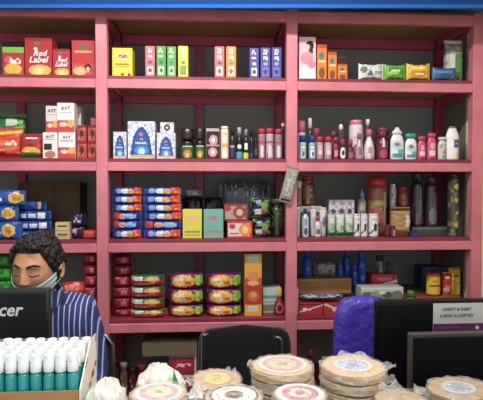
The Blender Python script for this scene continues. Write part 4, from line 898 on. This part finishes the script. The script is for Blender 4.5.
for txt, y0, x0, x1 in (('CREDIT & DEBIT', 309, 442, 471), ('CARDS ACCEPTED', 315.5, 439.5, 473)):
    a = at(x0, y0, 1.523).x-SX0; b_ = at(x1, y0, 1.523).x-SX0; zz = at(455, y0, 1.523).z-SZ0
    add_text(q, lambda u, v, l=0: (u*.19, -.0014-l, v*hh), .19, hh, txt, (a+b_)/2/.19, zz/hh, .115, '2a2a30', (b_-a)/.19)
q.build('lettering', 'card', t)
xl = at(409, 360, 1.36).x; z1 = at(440, 333, 1.36).z
monitor('monitor', xl, xl+.36, 1.36, z1-.24, z1, 'front black screen with grey-brown rim at the right end of the counter', '0c0e15', '4c4640')

# keyboard for the man
t = empty('keyboard', (-.6, 1.535, ZK+.0005), 'black keyboard on the desk under the man\'s hands', 'keyboard')
q = MB(); q.box(-.17, .17, -.06, .06, 0, .014, '1a1a1c', .003); q.build('case', 'plastic', t)
q = MB()
for j in range(5):
    for i in range(16): q.box(-.16+i*.02+.001, -.16+i*.02+.018, -.052+j*.021, -.052+j*.021+.018, .013, .018, '2a2a2e', .001)
q.build('keys', 'plastic', t)

# ================================================================ chairs
def outline_slab(q, w, h, d, col, p=5.0, n=40, rows=26, z0=0, bulge=.3):
    def s(u, v):
        a = 2*PI*u; e = v*2-1
        k = (1-abs(e)**6)**.25 if abs(e) < 1 else 0
        ca, sa = math.cos(a), math.sin(a)
        x = w/2*math.copysign(abs(ca)**(2/p), ca)*(1-(abs(e)**p)*.35) if True else 0
        y = d/2*math.copysign(abs(sa)**.8, sa)*k
        return (x*(k**.35 if k > 0 else 0), y-.02*(1-e*e)*bulge+.02, z0+h*v)
    q.grid(s, n, rows, lambda u, v: col, closeu=True)
X0, X1 = at(198, 340, 1.98).x, at(291, 340, 1.98).x; cx = (X0+X1)/2; zt_ = at(245, 324.5, 1.98).z
t = empty('office_chair', (cx, 2.0, 0), 'black office chair with its backrest just under the bottom rail', 'chair')
q = MB(); outline_slab(q, X1-X0, .42, .06, '0a0b10', 14, z0=zt_-.42); o = q.build('backrest', 'cloth', t); o.location = (0, -.04, 0)
q = MB(); q.lathe([(.2, .44), (.225, .455), (.23, .48), (.215, .5), (.1, .505)], 40, lambda u, z: '14151c', 0, -.28); o = q.build('seat', 'cloth', t)
q = MB(); q.tube([(0, -.28, .09), (0, -.28, .44)], .022, '3a3c40', 12); q.build('gas_post', 'metal', t)
q = MB(); q.tube([(0, -.25, .435), (0, -.02, .43), (0, .012, .5), (0, .012, .7)], .014, '2a2c30', 8); q.build('back_bracket', 'plastic', t)
for k in range(5):
    a = 2*PI*k/5+.3; q = MB(); e = (.26*math.cos(a), -.28+.26*math.sin(a))
    q.tube([(0, -.28, .11), (e[0], e[1], .07)], [.02, .012], '1c1e22', 8); arm = q.build('base_arm', 'plastic', t)
    q = MB(); q.tube([(e[0]-.018, e[1], .028), (e[0]+.018, e[1], .028)], .0275, '101114', 14); q.tube([(e[0], e[1], .05), (e[0], e[1], .075)], .008, '101114', 8); o = q.build('caster', 'plastic', arm)
for sx, px, ya, yb in ((-1, 200.5, 335, 372), (1, 281.5, 338, 356)):
    x = at(px, ya, 1.9).x-cx; za = at(px, ya, 1.9).z
    q = MB(); q.tube([(x*.8, -.25, .47), (x, -.22, .5), (x, -.1, .62), (x, -.1, za-.012), (x-.006*sx, -.1, za), (x-.03*sx, -.095, za+.003)], .006, '7a8086', 8); q.build('armrest', 'metal', t)

X0 = at(335.5, 340, 1.82).x; X1 = X0+.23; cx = (X0+X1)/2; zt_ = at(355, 297.5, 1.82).z
t = empty('wrapped_chair', (cx, 1.84, 0), 'chair still wrapped in shiny violet plastic film beside the black screens', 'chair')
q = MB(); outline_slab(q, X1-X0, .5, .07, '4a3ab4', 5.5, 60, 40, z0=zt_-.5)
q.v = [(x+.004*noise.noise(Vector((x*40, y*30, z*9))), y+.006*noise.noise(Vector((x*50, 3, z*7))), z) for x, y, z in q.v]
q.build('backrest', 'wrapfilm', t)
q = MB(); q.lathe([(.17, .44), (.19, .46), (.185, .49), (.1, .495)], 32, lambda u, z: '3d2f94', 0, .2); q.build('seat', 'wrapfilm', t)
for sx in (-1, 1):
    q = MB(); q.tube([(sx*.07, .02, .62), (sx*.07, .03, .46), (sx*.09, .12, .45)], .01, '2a2c30', 8); q.build('back_bracket', 'metal', t)
    for sy in (.06, .33):
        q = MB(); q.tube([(sx*.13, sy, .45), (sx*.16, sy+(-.02 if sy < .1 else .02), 0.001)], .011, '2a2c30', 8); q.build('leg', 'metal', t)
# ================================================================ the man
mat('beard', .8, .2, color='1c1512')
PX, PY = -.583, 1.86
def skin_mesh(verts, edges, root, sub=1):
    me = bpy.data.meshes.new('s'); me.from_pydata([v[0] for v in verts], edges, []); o = bpy.data.objects.new('s', me); COL.objects.link(o)
    m = o.modifiers.new('k', 'SKIN'); m.use_smooth_shade = True
    for i, v in enumerate(verts):
        r = v[1]; me.skin_vertices[0].data[i].radius = (r, r) if not isinstance(r, tuple) else r
        me.skin_vertices[0].data[i].use_root = (i == root)
    s = o.modifiers.new('u', 'SUBSURF'); s.levels = sub; s.render_levels = sub
    dg = bpy.context.evaluated_depsgraph_get(); dg.update(); ev = o.evaluated_get(dg); e = ev.to_mesh()
    vs = [v.co[:] for v in e.vertices]; fs = [tuple(p.vertices) for p in e.polygons]; ev.to_mesh_clear(); bpy.data.objects.remove(o)
    return vs, fs
def biggest(vs, fs):
    par = list(range(len(vs)))
    def find(a):
        while par[a] != a: par[a] = par[par[a]]; a = par[a]
        return a
    for f in fs:
        r = find(f[0])
        for i in f[1:]:
            s_ = find(i)
            if s_ != r: par[s_] = r
    cnt = {}
    for f in fs: r = find(f[0]); cnt[r] = cnt.get(r, 0)+1
    best = max(cnt, key=cnt.get); print('ISLANDS', len(cnt), cnt[best], len(fs))
    keepv = [i for i in range(len(vs)) if find(i) == best]; mp = {o_: n_ for n_, o_ in enumerate(keepv)}
    return [vs[i] for i in keepv], [tuple(mp[i] for i in f) for f in fs if f[0] in mp]
# head in its own space: front is -Y
def gs(x, z, cx, cz, sx, sz): return math.exp(-((x-cx)/sx)**2-((z-cz)/sz)**2)
def head_pt(d):
    x, y, z = d
    jaw = 1-.30*max(0, -z)**1.4
    X = .0755*x*jaw*(1-.06*max(0, z)**3); Z = .119*z
    Y = (.097 if y < 0 else .098)*y
    if z < 0 and y > 0: Y *= 1-.35*(-z)
    if z < -.2 and y < 0: Y *= 1-.10*(-z-.2)
    if y < 0:
        f = min(1, -y*1.6); a = abs(X)
        dy = 0
        dy += .006*gs(a, Z, .026, .030, .022, .010)             # brow
        dy -= .011*gs(a, Z, .031, .008, .015, .012)             # socket
        dy += .0075*gs(a, Z, .031, .004, .0125, .0085)          # lidded eye
        t = max(0, min(1, (.022-Z)/.052))
        if -.045 < Z < .03: dy += (.004+.021*t)*math.exp(-(X/(.0075+.005*t))**2)*(1 if Z > -.030 else max(0, 1-(-.030-Z)/.012))
        dy += .008*gs(a, Z, .012, -.031, .006, .006)            # nostril wings
        dy += .006*gs(a, Z, .040, -.018, .02, .02)              # cheek
        dy += .008*gs(X, Z, 0, -.052, .022, .006)+.008*gs(X, Z, 0, -.066, .018, .006)-.003*gs(X, Z, 0, -.059, .02, .003)
        dy += .009*gs(X, Z, 0, -.095, .022, .014)
        Y -= dy*f
    return Vector((X, Y, Z))
def sph(n, m):
    vs = []; fs = []
    for j in range(m+1):
        ph = -PI/2+PI*j/m
        for i in range(n):
            th = 2*PI*i/n; vs.append(Vector((math.cos(ph)*math.cos(th), math.cos(ph)*math.sin(th), math.sin(ph))))
    for j in range(m):
        for i in range(n): fs.append((j*n+i, j*n+(i+1) % n, (j+1)*n+(i+1) % n, (j+1)*n+i))
    return vs, fs
HM = Matrix.Translation((PX+.013, 1.70, 1.226)) @ Matrix.Scale(.93, 4) @ Matrix.Rotation(math.radians(-9), 4, 'Z') @ Matrix.Rotation(math.radians(4), 4, 'X')
HI = HM.inverted()
dirs, hf = sph(96, 72)
hv = [head_pt(d) for d in dirs]
allv = [tuple(HM @ v) for v in hv]; allf = list(hf)
def addm(vs, fs):
    k = len(allv); allv.extend(vs); allf.extend([tuple(i+k for i in f) for f in fs])
for s in (-1, 1):      # ears
    ev, ef = sph(20, 14); pts = []
    for v in ev:
        rim = .004 if (v.y**2+v.z**2) > .45 else -.003
        p = Vector((s*(.074+.007*v.x+rim), .012+.017*v.y+.005*v.z, -.004+.031*v.z+(.004 if v.z > 0 else 0)))
        p.x += s*.010*(v.y*.5+.5); pts.append(tuple(HM @ p))
    addm(pts, ef)
# torso, neck, arms with hands, legs
V = []; E = []
def jv(x, y, z, r, par=None):
    V.append(((x, y, z), r)); i = len(V)-1
    if par is not None: E.append((par, i))
    return i
pel = jv(PX, PY+.04, .555, (.15, .105))
sp1 = jv(PX, PY+.045, .70, (.14, .10), pel); sp2 = jv(PX, PY+.02, .86, (.15, .105), sp1)
ch = jv(PX, PY-.02, .985, (.155, .10), sp2); nb = jv(PX, PY-.065, 1.085, (.062, .055), ch); nt = jv(PX-.002, PY-.125, 1.165, .052, nb)
jv(PX-.003, PY-.145, 1.20, .045, nt)
for s in (-1, 1):
    sh = jv(PX+s*.145, PY-.03, 1.035, .052, ch); ua = jv(PX+s*.158, PY-.03, .93, .046, sh); el = jv(PX+s*.17, PY-.05, .80, .038, ua)
    fa = jv(PX+s*.15, PY-.16, .792, .034, el); wr = jv(PX+s*.10, PY-.255, .787, (.026, .02), fa)
    pm = jv(PX+s*.085, PY-.30, .783, (.036, .014), wr); pk_ = jv(PX+s*.08, PY-.33, .781, (.036, .013), pm)
    th = jv(PX+s*.055, PY-.29, .778, .0105, wr); jv(PX+s*.040, PY-.325, .771, .0088, th)
    for k, (dx, ln) in enumerate(((-.027, .85), (-.009, 1.0), (.009, .94), (.027, .74))):
        a = jv(PX+s*(.08+dx*1.15), PY-.352, .783, .0088, pk_); b_ = jv(PX+s*(.08+dx*1.3), PY-.352-.026*ln, .780, .0082, a)
        jv(PX+s*(.08+dx*1.3), PY-.352-.045*ln, .769, .0075, b_)
    hp = jv(PX+s*.09, PY+.01, .535, .085, pel); th1 = jv(PX+s*.11, PY-.2, .54, .078, hp); kn = jv(PX+s*.12, PY-.40, .53, .058, th1)
    cf_ = jv(PX+s*.12, PY-.40, .33, .052, kn); an = jv(PX+s*.12, PY-.38, .10, .036, cf_)
    ft = jv(PX+s*.125, PY-.44, .045, (.04, .03), an); jv(PX+s*.13, PY-.53, .035, (.04, .022), ft)
bv, bf = skin_mesh(V, E, 0, 1); addm(bv, bf)
me = bpy.data.meshes.new('person'); me.from_pydata(allv, [], allf); o = bpy.data.objects.new('person_raw', me); COL.objects.link(o)
rm = o.modifiers.new('r', 'REMESH'); rm.mode = 'VOXEL'; rm.voxel_size = .0036; rm.use_smooth_shade = True
sm = o.modifiers.new('s', 'SMOOTH'); sm.factor = .4; sm.iterations = 2
dg = bpy.context.evaluated_depsgraph_get(); dg.update(); ev = o.evaluated_get(dg); em = ev.to_mesh()
vs = [v.co.copy() for v in em.vertices]; fs = [tuple(p.vertices) for p in em.polygons]; ev.to_mesh_clear(); bpy.data.objects.remove(o)
vs, fs = biggest(vs, fs)
SK = 'b88260'
def skin_col(p):
    q = HI @ p
    if abs(q.x) < .095 and abs(q.z) < .14 and abs(q.y) < .14:
        a = abs(q.x)
        if q.y < -.03:
            zc = .0285+.006*math.sin(min(1, max(0, (a-.010)/.036))*PI*.8)-(.006 if a > .04 else 0)
            zl = -.0015-.002*math.cos((a-.031)/.015*1.4)
            if .016 < a < .046 and -.004 < q.z < .012: return 'a06e50'  # eye sockets tinted darker, brow shadow painted into the skin
            if a < .020 and -.072 < q.z < -.048 and q.y < -.07: return '9a5a50'
            if q.z < -.05 or (a > .045 and q.z < -.03): return '8d6650'
    return SK
mb = MB(); mb.v = [tuple(v-Vector((PX, PY, 0))) for v in vs]; mb.f = fs
cen = [(vs[f[0]]+vs[f[2]])/2 for f in fs]; mb.c = [skin_col(c) for c in cen]; mb.smooth = [True]*len(fs)
man = mb.build('person', 'skin'); man.location = (PX, PY, 0)
tag(man, 'person in blue striped shirt with lowered mask, looking down behind the grey screen', 'person')
def child(name, q, m, world=True):
    q.v = [tuple(Vector(v)-Vector((PX, PY, 0))) for v in q.v]; return q.build(name, m, man)
# hair
q = MB(); hv2, hf2 = sph(144, 100)
def hairline(d):
    # >0 inside the hair
    x, y, z = d
    az = math.atan2(abs(x), -y)            # 0 front .. pi back
    lim = .60 if az < .75 else (.60-(az-.75)*1.22 if az < 1.35 else (-.13-(az-1.35)*.75 if az < 2.1 else -.62))
    return (z-lim)
pts = []
for d in hv2:
    p = head_pt(d); k = max(-1, min(1, hairline(d)/.10)); top = max(0, d.z)
    nz = noise.noise(d*4.2)+.6*noise.noise(d*9+Vector((3, 1, 2)))+.35*noise.noise(d*19)
    off = (.008+.006*top+.011*nz+.010*max(0, d.x)*max(0, d.z+.25))*(max(0, k)**.5) if k > 0 else .006*k-.001
    pts.append(tuple(HM @ (p+d.normalized()*off)))
q.v = pts; q.f = hf2; q.c = ['171210']*len(hf2); q.smooth = [True]*len(hf2)
for k in range(110):      # wavy locks
    az = random.uniform(-PI, PI); zz = random.uniform(.15, .95)
    if abs(az) < 1.0: zz = max(zz, .62)
    rr = math.sqrt(1-zz*zz); d = Vector((math.sin(az)*rr, -math.cos(az)*rr, zz)); 
    if hairline(d) < .06: continue
    t1 = d.cross(Vector((0, 0, 1))).normalized(); t2 = d.cross(t1)
    b0 = head_pt(d)+d*(.010+.006*zz); a0 = random.uniform(0, 6); L = random.uniform(.018, .032)
    seg = []
    for i in range(7):
        s_ = i/6; w_ = a0+s_*2.2
        seg.append(HM @ (b0+(t1*math.cos(w_)+t2*math.sin(w_))*L*s_+d*(.006*math.sin(s_*PI)-.004*s_)))
    q.tube(seg, [.0035, .006, .0068, .006, .005, .0035, .0012], '1b1512', 6)
HV, HF = q.v, q.f
me = bpy.data.meshes.new('h'); me.from_pydata(HV, [], HF); ho = bpy.data.objects.new('h', me); COL.objects.link(ho)
rm = ho.modifiers.new('r', 'REMESH'); rm.mode = 'VOXEL'; rm.voxel_size = .0024
dg = bpy.context.evaluated_depsgraph_get(); dg.update(); ev = ho.evaluated_get(dg); em = ev.to_mesh()
hvv, hff = biggest([v.co[:] for v in em.vertices], [tuple(p.vertices) for p in em.polygons]); ev.to_mesh_clear(); bpy.data.objects.remove(ho)
q = MB(); q.v = hvv; q.f = hff; q.c = ['171210']*len(hff); q.smooth = [True]*len(hff)
child('hair', q, 'hair')
# moustache
q = MB()
for s in (-1, 1):
    seg = []
    for i in range(7):
        x = s*(.002+.026*i/6); z = -.0405-.006*(i/6)**1.5; d = Vector((x/.0755, -1, z/.119)).normalized(); p = head_pt(d)
        p = Vector((x, p.y-.001, z)); seg.append(HM @ p)
    q.tube(seg, [.004, .0052, .0055, .005, .004, .003, .0012], '1c1411', 8)
child('moustache', q, 'hair')
def on_face(x, z, l=0):
    d = Vector((x/.0755, -1, z/.119)).normalized(); best = None
    for k in range(40):     # find the direction whose surface point has this x and z
        p = head_pt(d); d = (d+Vector(((x-p.x)*8, 0, (z-p.z)*6))).normalized()
    p = head_pt(d); return HM @ Vector((p.x, p.y-l, p.z))
for s in (-1, 1):
    q = MB(); q.tube([on_face(s*(.012+.037*i/8), .0265+.0075*math.sin(min(1, i/6)*PI*.5)-.007*max(0, i/8-.6)/.4, .0008) for i in range(9)], [.0025, .0034, .0038, .0038, .0036, .0032, .0027, .002, .001], '1c1411', 8)
    child('eyebrow', q, 'hair')
    q = MB(); q.tube([on_face(s*(.017+.029*i/8), -.0005-.0042*math.sin(i/8*PI), .0006) for i in range(9)], [.0006, .0012, .0015, .0016, .0017, .0017, .0016, .0013, .0007], '1c1411', 6)
    child('eyelashes', q, 'hair')
# face mask pulled down over the chin, with ear loops
q = MB(); n1, n2 = 48, 18
def msk(u, v, l=0):
    az = (u-.5)*2*1.42; e = abs(az)/1.42
    ztop = -.050+.052*e**1.6; zbot = -.112+.060*e**1.5
    z = zbot+(ztop-zbot)*v; zn = max(-.985, min(.985, z/.119)); rr = math.sqrt(1-zn*zn)
    d = Vector((math.sin(az)*rr, -math.cos(az)*rr, zn)); p = head_pt(d)
    return HM @ (p+d*(.0075+.0015*math.sin(v*PI*5)-l))
q.grid(lambda u, v: msk(u, v), n1, n2, lambda u, v: 'b9d3dc'); q.grid(lambda u, v: msk(1-u, v, .0015), n1, n2, lambda u, v: 'e4ecee')
for vv in (0, 1):
    for i in range(n1):
        a = msk(i/n1, vv); b_ = msk((i+1)/n1, vv); c = msk((i+1)/n1, vv, .0015); d = msk(i/n1, vv, .0015)
        q.face([a, d, c, b_] if vv == 0 else [a, b_, c, d], 'c8dce2')
for s in (-1, 1):
    e0 = msk(.5+s*.5, .95); e1 = msk(.5+s*.5, .1)
    top = HM @ Vector((s*.082, .018, .024)); mid = HM @ Vector((s*.086, .032, 0)); low = HM @ Vector((s*.080, .022, -.03))
    q.tube([e0, (e0+top)/2+Vector((s*.003, 0, 0)), top, mid, low, e1], .0014, 'dfe8ea', 6)
child('face_mask', q, 'cloth')
# shirt
V2 = []; E2 = []; keep = V, E; V, E = V2, E2
a0 = jv(PX, PY+.04, .575, (.168, .125)); a1 = jv(PX, PY+.045, .70, (.158, .118), a0); a2 = jv(PX, PY+.02, .86, (.168, .122), a1); a3 = jv(PX, PY-.02, .985, (.172, .116), a2); a4 = jv(PX, PY-.055, 1.09, (.095, .08), a3)
jv(PX, PY-.07, 1.12, (.068, .064), a4)
for s in (-1, 1):
    sh = jv(PX+s*.137, PY-.03, 1.050, .066, a3); ua = jv(PX+s*.160, PY-.03, .93, .058, sh); el = jv(PX+s*.172, PY-.05, .805, .052, ua)
    fa = jv(PX+s*.152, PY-.16, .795, .046, el); jv(PX+s*.112, PY-.235, .789, .036, fa)
sv, sf = skin_mesh(V, E, 0, 2)
q = MB()
q.v = [(x, y, z+.004*noise.noise(Vector((x*14, y*14, z*9)))) for x, y, z in sv]
q.v = [tuple(Vector(v)+Vector((.005*noise.noise(Vector(v)*22), .006*noise.noise(Vector(v)*18+Vector((5, 0, 0))), 0))) for v in q.v]
q.f = sf; q.c = ['202c5c']*len(sf); q.smooth = [True]*len(sf)
m = bpy.data.materials.new('striped_cloth'); m.use_nodes = True; nt_ = m.node_tree; bs = nt_.nodes['Principled BSDF']; bs.inputs['Roughness'].default_value = .85
tc = nt_.nodes.new('ShaderNodeTexCoord'); sx_ = nt_.nodes.new('ShaderNodeSeparateXYZ'); nt_.links.new(tc.outputs['Object'], sx_.inputs[0])
mu = nt_.nodes.new('ShaderNodeMath'); mu.operation = 'MULTIPLY'; mu.inputs[1].default_value = 1/.0175; nt_.links.new(sx_.outputs[0], mu.inputs[0])
fr = nt_.nodes.new('ShaderNodeMath'); fr.operation = 'FRACT'; nt_.links.new(mu.outputs[0], fr.inputs[0])
cr = nt_.nodes.new('ShaderNodeValToRGB'); cr.color_ramp.elements[0].color = H('242f66'); cr.color_ramp.elements[1].color = H('242f66')
cr.color_ramp.elements[1].position = .55
for p_, c_ in ((.60, 'a4aed4'), (.76, 'a4aed4'), (.80, '242f66'), (.9, '3a4684'), (.97, '242f66')):
    e = cr.color_ramp.elements.new(p_); e.color = H(c_)
nt_.links.new(fr.outputs[0], cr.inputs[0]); nt_.links.new(cr.outputs[0], bs.inputs['Base Color']); MATS['stripes'] = m
shirt = child('shirt', q, 'stripes')
# collar
q = MB()
def col(u, v, l=0):
    a = -PI/2+.35+(2*PI-.7)*u; rx, ry_ = .066+.012*(1-v)+l, .062+.012*(1-v)+l
    z = 1.105+.036*v-.030*math.sin(a)*-1*.0+.02*max(0, math.sin(a))-(.022*(1-v) if (u < .12 or u > .88) else 0)
    return (PX+rx*math.cos(a), PY-.077+ry_*math.sin(a), z)
q.grid(col, 40, 6, lambda u, v: '2a3670'); q.grid(lambda u, v: col(1-u, v, -.004), 40, 6, lambda u, v: '2a3670')
for vv in (0, 1):
    for i in range(40):
        a, b_, c, d = col(i/40, vv), col((i+1)/40, vv), col((i+1)/40, vv, -.004), col(i/40, vv, -.004)
        q.face([a, b_, c, d] if vv else [a, d, c, b_], '2a3670')
cl = child('collar', q, 'stripes'); cl.parent = shirt
# trousers and shoes
V, E = [], []
t0 = jv(PX, PY+.035, .545, (.168, .118))
for s in (-1, 1):
    hp = jv(PX+s*.09, PY+.01, .54, .092, t0); th1 = jv(PX+s*.11, PY-.2, .54, .088, hp); kn = jv(PX+s*.12, PY-.405, .53, .070, th1)
    cf_ = jv(PX+s*.12, PY-.405, .33, .062, kn); jv(PX+s*.12, PY-.385, .09, .052, cf_)
sv, sf = skin_mesh(V, E, 0, 1); q = MB(); q.v = sv; q.f = sf; q.c = ['2a2c34']*len(sf); q.smooth = [True]*len(sf); child('trousers', q, 'cloth')
for s in (-1, 1):
    V, E = [], []
    a = jv(PX+s*.12, PY-.37, .05, (.042, .042)); b_ = jv(PX+s*.125, PY-.45, .044, (.048, .038), a); jv(PX+s*.13, PY-.545, .036, (.045, .03), b_)
    sv, sf = skin_mesh(V, E, 0, 1); q = MB(); q.v = [(x, y, max(0.001, z)) for x, y, z in sv]; q.f = sf; q.c = ['1c1512']*len(sf); q.smooth = [True]*len(sf); child('shoe', q, 'plastic')
# his chair
t = empty('tube_frame_chair', (PX, PY+.02, 0), 'chair with thin grey tube frame on which the man sits', 'chair')
q = MB(); q.box(-.2, .2, -.24, .16, .39, .42, '1a1a1e', .012); q.build('seat', 'cloth', t)
xo = at(112, 350, 2.03).x-PX; zt_ = at(108, 334, 2.03).z
q = MB(); q.tube([(-xo, .16, .405), (-xo, .17, zt_-.05), (-xo+.03, .17, zt_-.012), (-xo+.08, .17, zt_), (xo-.08, .17, zt_), (xo-.03, .17, zt_-.012), (xo, .17, zt_-.05), (xo, .16, .405)], .008, '8a9094', 10); q.build('back_frame', 'metal', t)
q = MB(); q.box(-xo+.01, xo-.01, .172, .182, .62, zt_-.03, '1a1a1e', .004); q.build('backrest', 'cloth', t)
for sx in (-1, 1):
    for sy in (-.22, .155):
        q = MB(); q.tube([(sx*(xo-.005), sy, .41), (sx*xo, sy, .001)], .009, '8a9094', 10); q.build('leg', 'metal', t)
q = MB(); q.tube([(-xo, -.22, .40), (xo, -.22, .40)], .008, '8a9094'); q.tube([(-xo, .155, .40), (xo, .155, .40)], .008, '8a9094'); q.build('stretcher', 'metal', t)

# ================================================================ light
mat('addedglow', .4, .3, color='ffffff')
MATS['addedglow'].node_tree.nodes['Principled BSDF'].inputs['Emission Color'].default_value = (1, .97, .93, 1)
MATS['addedglow'].node_tree.nodes['Principled BSDF'].inputs['Emission Strength'].default_value = 4
w = bpy.data.worlds.new('world'); sc.world = w; w.use_nodes = True
bg = w.node_tree.nodes['Background']; bg.inputs[0].default_value = (.92, .96, 1.0, 1); bg.inputs[1].default_value = 1.22
sl = bpy.data.lights.new('sun', 'SUN'); sl.energy = 1.7; sl.angle = math.radians(20); sl.color = (1, .97, .92)
so = bpy.data.objects.new('sun', sl); COL.objects.link(so)
so.rotation_euler = (math.radians(42), 0, math.radians(38))
tl = empty('added_tube_light', (-.1, 1.35, ZC), 'added unseen tube light under the ceiling, brightening the upper rack', 'light')  # added lamp out of view, put in to brighten the upper rails
q = MB(); q.box(-.62, .62, -.03, .03, -.035, -.0005, 'e8e8e4', .004); q.build('added_fixture', 'plastic', tl)
q = MB(); q.tube([(-.58, 0, -.052), (.58, 0, -.052)], .013, 'f8f8f4', 14); q.build('tube', 'addedglow', tl)
al = bpy.data.lights.new('added_tube_lamp', 'AREA'); al.shape = 'RECTANGLE'; al.size = 1.2; al.size_y = .05; al.energy = 29; al.color = (1, .96, .92)  # added area lamp, falls off towards the lower shelves
ao = bpy.data.objects.new('added_tube_lamp', al); COL.objects.link(ao); ao.location = (-.1, 1.35, ZC-.07); ao.rotation_euler = (math.radians(25), 0, 0)
vs_ = sc.view_settings; sc.display_settings.display_device = 'sRGB'
vs_.view_transform = 'Standard'; vs_.look = 'None'; vs_.gamma = 1; vs_.use_curve_mapping = False; vs_.exposure = 0
